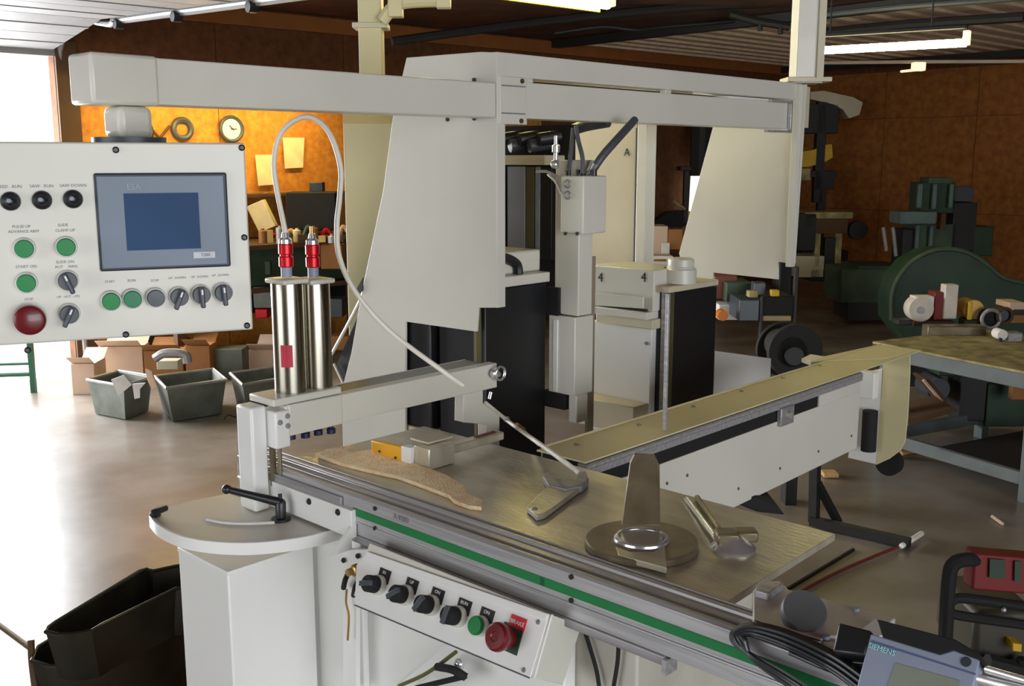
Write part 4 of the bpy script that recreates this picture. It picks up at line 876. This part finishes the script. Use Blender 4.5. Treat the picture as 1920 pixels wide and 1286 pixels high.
for k in range(3): mk('loop', G().torus(WA(252+k*5, 228+k*7, .06), (RN+UP*.2*k).normalized(), .09, .025, 20, 6), 'dark', hp)
for i, (a, b_, l) in enumerate((((282,240),(302,262), 'left'), ((318,236),(296,264), 'right'))):
    o = mk('stick', G().cyl(WA(*a, .05), WA(*b_, .05), .012, seg=6), 'brown'); tag(o, 'thin brown stick on orange wall, %s one of a crossed pair' % l, 'stick')
for lbl, p in (('white paper sheet tilted on the wall beside the panel corner', ((478,290),(512,290),(516,346),(484,348))), ('cream notice pinned on the orange wall inside the hose loop', ((530,258),(570,258),(568,314),(534,316)))):
    o = mk('paper_sheet', G().prism([WA(*q, .05) for q in p], RN*.004), 'paper'); tag(o, lbl, 'paper')
bt = thing('workbench', 'cluttered timber workbench along the orange wall with dark underside', 'workbench', RM(7.4, .5, 0))
def RB(u0, u1, w0, w1, z0, z1): return G().prism([RM(u0, w0, z0), RM(u1, w0, z0), RM(u1, w1, z0), RM(u0, w1, z0)], (0, 0, z1-z0))
mk('top', RB(4.5, 9.7, .04, .75, .96, 1.0), 'brown', bt, .004)
mk('shelf', RB(4.5, 7.6, .08, .5, .30, .34), 'brown', bt, .004)
mk('back_board', RB(4.5, 9.7, .03, .06, .34, .96), 'mblack', bt)
for u in (4.6, 6.3, 8.0, 9.6): mk('leg', RB(u-.04, u+.04, .62, .70, 0, .96), 'brown', bt, .003); mk('leg', RB(u-.04, u+.04, .06, .12, 0, .96), 'brown', bt, .003)
ws = thing('wall_shelf', 'timber shelf above the bench with small items on it', 'shelf', RM(7.5, .15, 1.35))
mk('board', RB(5.4, 9.4, .03, .28, 1.36, 1.39), 'brown', ws, .003)
for u in (5.8, 7.4, 9.0): mk('bracket', RB(u-.015, u+.015, .03, .25, 1.24, 1.36), 'dark', ws)
o = mk('black_case', G().obox(D(8.9, 588, 395), RD*.21, VD*.12, UP*.16), 'mblack', None, .01); tag(o, 'black toolbox on the bench inside the white hose loop', 'toolbox')
o = mk('black_case', G().obox(D(9.0, 595, 352), RD*.06, VD*.05, UP*.05), 'black', None, .01); tag(o, 'small black item on the shelf above the black toolbox', 'box')
o = mk('book', G().obox(D(8.8, 492, 405), (RD*.07+UP*.03), VD*.05, (UP*.11-RD*.05)), 'paper', None, .004); tag(o, 'cream booklet leaning on the bench right of the panel', 'book')
rng = random.Random(3)
clut = [('tin_can', 'can'), ('jar', 'jar'), ('small_box', 'box'), ('tool_block', 'tool'), ('pipe_elbow', 'fitting')]
cols = ['card', 'brass', 'redm', 'alud', 'dgrey', 'wood', 'paper', 'brown', 'mgreen']
xs = [474, 484, 497, 508, 520, 529, 541, 552, 563, 574, 586, 598, 609, 620, 632]
for i, px in enumerate(xs):
    d_ = 8.5+rng.random()*.25; base = D(d_, px, 0); base.z = 1.0
    k = i % 3; cn = cols[i % 9]; h = .05+rng.random()*.09
    nm, ct = clut[i % 5]
    desc = ['squat', 'short', 'tall', 'narrow'][i % 4]+' '+{'card':'brown','brass':'brassy','redm':'red','alud':'grey','dgrey':'dark grey','wood':'tan','paper':'cream','brown':'dark brown','mgreen':'green'}[cn]
    lbl = '%s %s on the left bench, %s in the row from the left' % (desc, nm.replace('_', ' '), ['first','second','third','fourth','fifth','sixth','seventh','eighth','ninth','tenth','eleventh','twelfth','thirteenth','fourteenth','fifteenth'][i])
    if k == 0: g = G().lathe(base, UP, [(.035, 0), (.035, h), (.03, h+.006), (.015, h+.008), (.015, h+.02)], 12)
    elif k == 1: g = G().obox(base+UP*h/2, RD*.04+VD*.01, VD*.03-RD*.008, UP*h/2)
    else: g = G().tube([base+RD*-.05+UP*.02, base+UP*(h), base+RD*.06+UP*.03], .018, 8)
    o = mk(nm, g, cn); tag(o, lbl, ct, 'clutter on the orange-wall bench')
for i, (px, py, w2, h2, m_) in enumerate(((500, 555, .09, .09, 'gtin'), (625, 480, .09, .10, 'card'), (630, 575, .07, .08, 'dgrey'), (490, 500, .1, .06, 'mgreen'), (495, 585, .05, .04, 'redm'), (640, 640, .08, .06, 'card'))):
    b0_ = D(8.75, px, py); z_ = .34 if py > 540 else .62
    o = mk('storage_box', G().obox(b0_, RD*w2, VD*.1, UP*h2), m_, None, .006); tag(o, 'small %s box under the bench, %s' % (M[m_].name.replace('_', ' '), ('between panel and cylinders', 'above the right cylinder', 'low right of the cylinders', 'high right of the panel', 'lowest beside the panel', 'at the floor by duct')[i]), 'box')
mk('crossbar', RB(4.5, 9.7, .66, .69, .6, .64), 'brown', bt)
mk('mid_panel', RB(7.0, 9.7, .5, .52, .64, .95), 'mgreen', bt)

# ================================================================== RIGHT BACKGROUND
def obj1(name, label, cat, d, parts, group=None, z0=None):
    """parts: (name, material, shape, args) with pixel anchors at depth d"""
    a0_ = parts[0][3]; a0_ = a0_[0][0] if isinstance(a0_[0], list) else a0_[:2]
    t = thing(name, label, cat, D(d, *a0_), group)
    for p in parts:
        n_, m_, s_, a_ = p[:4]; dd = d+(p[4] if len(p) > 4 else 0)
        if s_ == 'b':
            x0, y0_, x1, y1_ = a_[:4]; th_ = a_[4] if len(a_) > 4 else .15
            p0_, p1_ = D(dd, x0, (y0_+y1_)/2), D(dd, x1, (y0_+y1_)/2); c = (p0_+p1_)/2
            za, zb_ = D(dd, (x0+x1)/2, y0_).z, D(dd, (x0+x1)/2, y1_).z; c.z = (za+zb_)/2
            mk(n_, G().obox(c+VD*th_/2, RD*((p1_-p0_).dot(RD)/2), VD*th_/2, UP*(za-zb_)/2), m_, t, .006)
        elif s_ == 'c':      # disc facing us
            x, y, r, th_ = a_; rr = D(dd, x+r, y).dot(RD)-D(dd, x, y).dot(RD)
            mk(n_, G().lathe(D(dd, x, y)+VD*th_, -VD, [(rr*.96, 0), (rr, .01), (rr, th_-.01), (rr*.96, th_)], 40), m_, t)
        elif s_ == 't':
            mk(n_, G().tube([D(dd, *q) for q in a_[0]], a_[1], 10), m_, t)
        elif s_ == 'p':
            mk(n_, G().prism([D(dd, *q) for q in a_[0]], VD*a_[1]), m_, t, .004)
        elif s_ == 'r':      # ring facing us
            x, y, r, tr_ = a_; rr = D(dd, x+r, y).dot(RD)-D(dd, x, y).dot(RD); mk(n_, G().torus(D(dd, x, y), VD, rr, tr_, 40, 8), m_, t)
    return t
# big round green guard
obj1('belt_guard', 'large dark green round belt guard behind the right workbench', 'machine', 7.6, [
    ('guard', 'mgreend', 'p', ([(1672,600),(1673,555),(1684,522),(1708,492),(1742,473),(1778,467),(1815,474),(1850,495),(1880,520),(1925,530),(1925,640),(1700,640)], .3)),
    ('rim', 'mgreen', 't', ([(1672,600),(1673,555),(1684,522),(1708,492),(1742,473),(1778,467),(1815,474),(1850,495),(1880,520),(1925,532)], .018)),
    ('foot', 'dark', 'b', (1700,640,1900,760,.3))])
obj1('milling_machine', 'green milling machine with a boxy head and motor by the right wall', 'machine', 10.5, [
    ('base', 'mgreen', 'b', (1578,505,1700,568,.6)), ('bed', 'mgreend', 'b', (1610,498,1690,508,.5)), ('column', 'mgreen', 'b', (1716,420,1790,520,.4)),
    ('table', 'tgreen', 'b', (1688,397,1756,420,.3), -.3), ('head', 'mgreend', 'b', (1726,342,1790,400,.3)), ('top_hood', 'mgreen', 'b', (1742,333,1785,345,.25)),
    ('rib', 'tgreen', 'b', (1722,345,1730,390,.05), -.1), ('rib', 'tgreen', 'b', (1750,345,1757,392,.05), -.1), ('rib', 'tgreen', 'b', (1782,345,1788,390,.05), -.1),
    ('motor', 'dgrey', 'b', (1790,350,1826,378,.2)), ('rib', 'tgreen', 'b', (1718,422,1724,470,.05), -.1), ('rib', 'tgreen', 'b', (1744,424,1750,470,.05), -.1),
    ('spindle', 'brown', 'b', (1764,400,1774,430,.1), -.1), ('side_box', 'dark', 'b', (1786,380,1830,470,.3)), ('side_box', 'mgreend', 'b', (1826,425,1862,480,.3)),
    ('knee', 'dark', 'b', (1692,430,1716,500,.3)), ('lever', 'alud', 't', ([(1656,426),(1658,440),(1662,470)], .02)), ('lever', 'alud', 't', ([(1674,426),(1676,440),(1680,480)], .02)), ('foot', 'dark', 'b', (1590,566,1690,601,.5))])
obj1('drill_press', 'tall dark drill press with yellow head guard beside the cream post', 'machine', 13.2, [
    ('column', 'dark', 'b', (1530,190,1548,380,.12)), ('head', 'dark', 'b', (1510,195,1572,250,.3)), ('belt_cover', 'beige', 'p', ([(1520,172),(1545,170),(1600,182),(1618,192),(1612,215),(1592,222),(1580,205),(1560,195),(1520,186)], .2)),
    ('yellow_guard', 'yel', 'p', ([(1498,285),(1528,280),(1540,272),(1560,270),(1562,295),(1545,305),(1520,312),(1498,314)], .2)), ('table', 'dark', 'b', (1518,320,1570,332,.3)), ('table_arm', 'dark', 'b', (1528,330,1565,356,.15)),
    ('vise', 'benchtop', 'b', (1498,316,1520,338,.2)), ('base', 'dark', 'b', (1505,470,1590,490,.4)), ('lower_column', 'dark', 'b', (1532,356,1546,480,.1))])
obj1('grinder_stand', 'beige and black pedestal machine cluttered with parts beside the hood', 'machine', 11.8, [
    ('top', 'benchtop', 'b', (1510,398,1600,410,.4)), ('body', 'brown', 'b', (1528,410,1590,438,.3)), ('leg', 'benchtop', 'b', (1528,438,1538,500,.06)), ('leg', 'benchtop', 'b', (1566,438,1578,505,.06)),
    ('motor', 'dark', 'b', (1498,400,1530,470,.3)), ('panel', 'dark', 'b', (1546,446,1566,505,.1)), ('wheel', 'alud', 'c', (1516,418,9,.1)), ('wheel', 'dark', 'c', (1610,432,18,.1)), ('base', 'beige', 'b', (1492,480,1545,520,.4)), ('foot', 'dark', 'b', (1520,505,1575,528,.4))])
obj1('dark_rack', 'dark wall rack with hanging gear between rear post and right hood plate', 'rack', 12.6, [
    ('upright', 'dark', 'b', (1310,225,1322,330,.1)), ('upright', 'dark', 'b', (1282,320,1292,420,.1)), ('shelf', 'dark', 'b', (1276,312,1330,320,.3)), ('backing', 'mblack', 'b', (1296,220,1345,330,.05)),
    ('pile', 'mblack', 'p', ([(1216,422),(1236,408),(1255,398),(1280,395),(1290,420),(1275,428),(1240,430)], .3)), ('stick', 'benchtop', 't', ([(1262,376),(1285,392)], .02)), ('yellow_part', 'yel', 'c', (1292,404,8,.1))])
o = mk('window_pane', G().prism([D(12.9, *q) for q in ((1296,322),(1330,322),(1330,430),(1290,430))], VD*.02), 'window'); tag(o, 'narrow bright window seen at the slanted edge of right plate', 'window')
obj1('cardboard_box', 'pale cardboard box on a shelf behind the round cream cap', 'box', 9.5, [('body', 'cardp', 'b', (1217,424,1252,480,.3)), ('side', 'card', 'b', (1253,430,1280,468,.25)), ('flap', 'rag', 'b', (1240,455,1256,476,.02), -.03), ('stand', 'dark', 'b', (1220,481,1278,650,.3), .02)])
obj1('shelf_clutter_box', 'small white carton low beside the pale cardboard box', 'box', 9.1, [('body', 'rag', 'b', (1216,480,1262,500,.2)), ('stand', 'dark', 'b', (1216,501,1262,660,.2)), ('strip', 'card', 'b', (1226,486,1250,490,.02), -.03)])
# tool cart
obj1('tool_cart', 'black tool cart with trays of parts behind the hood plate', 'cart', 6.6, [
    ('tray', 'dgrey', 'b', (1386,562,1424,602,.4)), ('side', 'mblack', 'b', (1424,556,1488,592,.4)), ('leg', 'dark', 'b', (1422,556,1428,783,.04), -.02), ('leg', 'dark', 'b', (1484,500,1492,783,.04), .02),
    ('red_bin', mat('dull_red_bin', (130, 74, 56), .6), 'b', (1340,518,1382,560,.3), .4), ('green_bin', 'mgreen', 'b', (1362,530,1410,566,.3), .3), ('black_upright', 'mblack', 'b', (1462,492,1484,560,.2), .3),
    ('tool', 'yel', 'b', (1446,544,1462,556,.05), -.02), ('tool', 'dgrey', 'b', (1414,530,1436,556,.1), .1), ('tool', 'benchtop', 'b', (1404,546,1422,558,.08)), ('shelf', mat('beige_shelf', (170, 150, 110), .7), 'b', (1424,592,1484,602,.3)), ('orange_part', mat('orange_plastic', (214, 122, 30), .5), 'c', (1356,592,10,.1)), ('white_part', 'rag', 'b', (1348,572,1386,600,.2), .3)])
t = obj1('hose_reel', 'black hose reel standing on the floor right of the tool cart', 'reel', 4.9, [
    ('rear_disc', 'mblack', 'c', (1470,655,52,.03), .25), ('disc', 'mblack', 'c', (1492,660,52,.04)), ('hub', 'dark', 'c', (1490,668,18,.06), -.03), ('drum', 'mblack', 'c', (1485,660,30,.25)), ('stand', 'dark', 'b', (1478,700,1500,952,.1))])
# right workbench
zb = .66
rb = thing('workbench', 'blue-grey steel workbench with dusty top at the right edge', 'workbench', Z(0, 1800, 860))
A1, A2 = Z(zb, 1636, 640), Z(zb, 2000, 712); dv = (A2-A1).normalized(); dn_ = Vector((-dv.y, dv.x, 0)); 
if dn_.dot(VD) < 0: dn_ = -dn_
A1.z = A2.z = zb
mk('top', G().prism([A1, A2, A2+dn_*.95, A1+dn_*.95], (0, 0, -.012)), 'benchtop', rb)
mk('apron', G().prism([A1-UP*.012, A2-UP*.012, A2-UP*.09, A1-UP*.09], dn_*.04), 'bench', rb, .004)
mk('apron', G().prism([A1-UP*.012, A1-UP*.012+dn_*.95, A1-UP*.09+dn_*.95, A1-UP*.09], dv*.04), 'bench', rb, .004)
for f_, s_ in ((.08, .02), (1.0, .02), (1.75, .02), (.08, .88), (1.0, .88)):
    p = A1+dv*(f_+.02)+dn_*s_; mk('leg', G().obox(Vector((p.x, p.y, (zb-.09)/2)), dv*.03, dn_*.03, UP*(zb-.09)/2), 'bench', rb, .003)
mk('stretcher', G().obox((A1+A2)/2-UP*(zb-.12)+dn_*.02, (A2-A1)/2, dn_*.02, UP*.035), 'bench', rb, .003)
mk('stretcher', G().obox(A1+dn_*.47+dv*.08-UP*(zb-.12), dn_*.44, dv*.02, UP*.035), 'bench', rb, .003)
mk('lower_shelf', G().prism([A1+dv*.5-UP*.5, A2-UP*.5, A2+dn_*.85-UP*.5, A1+dv*.5+dn_*.85-UP*.5], (0, 0, -.01)), 'dark', rb)
def onb(px, py): 
    return Z(zb, px, py)
def db(px, py): return onb(px, py).dot(VD)
obj1('bench_pump', 'white motor unit with round end and red flange on the right bench', 'motor', db(1735, 612), [
    ('motor', 'ivory', 'c', (1728,580,24,.10)), ('hub', 'alud', 'c', (1728,582,7,.12), -.015), ('red_flange', 'redp', 'b', (1752,548,1772,600,.12), .02), ('body', 'rag', 'b', (1716,556,1752,574,.1), .01), ('end_plate', 'ivory', 'b', (1771,534,1796,598,.08)), ('foot', 'brown', 'b', (1712,602,1790,612,.1), .02)])
obj1('pipe_elbow', 'tarnished yellow pipe with open black end on the right bench', 'pipe', db(1840, 612), [
    ('body', 'brass', 'c', (1826,582,20,.15)), ('opening_ring', 'alud', 'r', (1858,598,17,.012), -.08), ('opening', 'mblack', 'c', (1858,598,16,.1), -.06), ('flange', 'yel', 'b', (1816,566,1824,600,.02), -.05), ('foot', 'dark', 'b', (1812,600,1870,613,.12), -.04)])
obj1('bench_part', 'dark blue-grey ribbed part right of the open pipe on bench', 'part', db(1888, 615), [('body', 'dgrey', 'c', (1884,592,16,.15)), ('ring', 'brown', 'r', (1884,592,14,.01), -.02)])
obj1('bench_part', 'pinkish scrap pile at the back of the right bench end', 'scrap', db(1905, 600), [('lump', 'cardp', 'b', (1893,568,1925,582,.2)), ('lump', 'card', 'b', (1892,590,1925,606,.15)), ('lump', 'dark', 'b', (1900,578,1925,592,.2))])
obj1('bench_part', 'small white cylindrical part at the front of the right bench', 'part', db(1880, 640), [('body', 'rag', 'c', (1880,628,10,.08)), ('pin', 'dark', 'b', (1874,634,1880,646,.02), -.02), ('bar', 'alud', 'b', (1890,624,1918,642,.08))])
obj1('bench_part', 'flat brown steel plate lying on the right workbench', 'plate', db(1810, 628), [('plate', 'steeld', 'b', (1740,612,1850,634,.10)), ('bolt', 'dark', 'b', (1684,600,1712,610,.1), .2)])
obj1('offcut_board', 'pink-edged board leaning under the right workbench', 'board', 5.9, [('board', 'brown', 'p', ([(1734,712),(1742,710),(1778,752),(1772,758)], .2)), ('edge', 'cardp', 'p', ([(1730,714),(1735,711),(1774,758),(1769,759)], .02), -.02)])
obj1('offcut_board', 'flat brown board on the floor under the right workbench', 'board', 5.6, [('board', 'brown', 'p', ([(1702,785),(1790,764),(1796,770),(1704,800)], .3))])
obj1('scrap_parts', 'dark scrap parts heaped beneath the right workbench', 'scrap', 6.1, [('lump', 'dark', 'b', (1800,690,1850,790,.3)), ('lump', 'dgrey', 'c', (1760,730,22,.2)), ('lump', 'mgreend', 'b', (1850,720,1925,800,.3)), ('lump', 'card', 'b', (1898,715,1925,750,.05), -.2), ('lump', 'mgreend', 'b', (1762,675,1790,705,.2))])
o = mk('scrap_strip', G().tube([Z(.01, 1690, 850), Z(.015, 1730, 845), Z(.01, 1790, 860)], .015, 6), 'wood'); tag(o, 'pale wood strip on the floor before the right bench', 'offcut')
o = mk('floor_scrap', G().tube([Z(.01, 1860, 968), Z(.01, 1880, 982)], .008, 6), 'cardp'); tag(o, 'tiny pale scrap on the dark floor below right bench', 'scrap')
o = mk('floor_scrap', G().obox(Z(.015, 1555, 888), RD*.04, VD*.04, UP*.012), 'wood', None, .004); tag(o, 'small tan chip on the floor by the conveyor stand', 'scrap')
# red cord and plug on the floor
rc_ = thing('extension_cable', 'thin red cord with white plug lying on floor right of the table', 'cord', Z(0, 1600, 1060))
mk('line', G().tube([Z(.012, 1430, 1150), Z(.012, 1560, 1078), Z(.012, 1690, 1022)], .008, 6), mat('dark_red_cord', (112, 44, 26), .7), rc_)
mk('plug', G().tube([Z(.02, 1690, 1024), Z(.03, 1712, 1010), Z(.02, 1728, 1000)], .012, 8), 'rag', rc_)
o = mk('floor_groove', G().tube([Z(.004, 1450, 1120), Z(.004, 1600, 1030)], .008, 6), 'dark'); tag(o, 'dark joint line in the floor left of the red cord', 'joint')
# rubber mat bottom
o = mk('floor_mat', G().prism([Z(.008, *q) for q in ((1180,1290),(1222,1245),(1248,1232),(1480,1320),(1100,1400))], (0, 0, -.007)), 'mat_'); tag(o, 'dark brown rubber mat on the floor under the rail', 'mat')
o = mk('red_tape_line', G().prism([Z(.010, *q) for q in ((1310,1286),(1352,1262),(1356,1265),(1316,1290))], (0, 0, -.0015)), 'redp'); tag(o, 'short red line across the dark mat at the bottom', 'tape')

# portable generator, right edge
gn = thing('portable_generator', 'portable generator with red tank and black tube frame, right edge', 'generator', Z(0, 1850, 1270))
gd = 3.0
def GD(px, py, o=0): return D(gd+o, px, py)
mk('frame', G().tube([GD(1771,1230), GD(1774,1170), GD(1780,1080), GD(1790,1056), GD(1812,1049), GD(1832,1050,.03)], .022, 10), 'mblack', gn)
mk('frame', G().tube([GD(1925,1138), GD(1810,1122), GD(1786,1126), GD(1778,1140), GD(1790,1152), GD(1925,1172)], .016, 10), 'mblack', gn)
mk('tank', G().obox((GD(1826,1073)+GD(1960,1085))/2+VD*.04+UP*-.0, (GD(1960,1085)-GD(1826,1074))/2, VD*.035, UP*.060), 'redp', gn, .008)
mk('tank_label', G().prism([GD(1856,1048,-.005), GD(1885,1050,-.005), GD(1884,1086,-.005), GD(1855,1083,-.005)], VD*.004), 'mgreend', gn)
mk('tank_label', G().prism([GD(1903,1052,-.005), GD(1915,1053,-.005), GD(1914,1092,-.005), GD(1902,1090,-.005)], VD*.004), 'mgreend', gn)
mk('engine', G().obox(GD(1900,1210)+VD*.2, RD*.10, VD*.15, UP*.09), mat('dark_olive_metal', (62, 58, 46), .5), gn, .02)
mk('sticker', G().prism([GD(1900,1206,-.0), GD(1916,1208,-.0), GD(1915,1222,-.0), GD(1900,1220,-.0)], VD*.05), 'yel', gn)
mk('skid', G().tube([GD(1850,1243), GD(1925,1262)], .03, 8), 'mblack', gn)
mk('bolt', G().ball(GD(1882,1143,-.02), .008), 'alu', gn)
for x in (1784, 1924):
    p = GD(x, 1180); mk('foot', G().cyl((p.x, p.y, .0), (p.x, p.y, GD(x, 1235).z), .02, seg=10), 'mblack', gn)
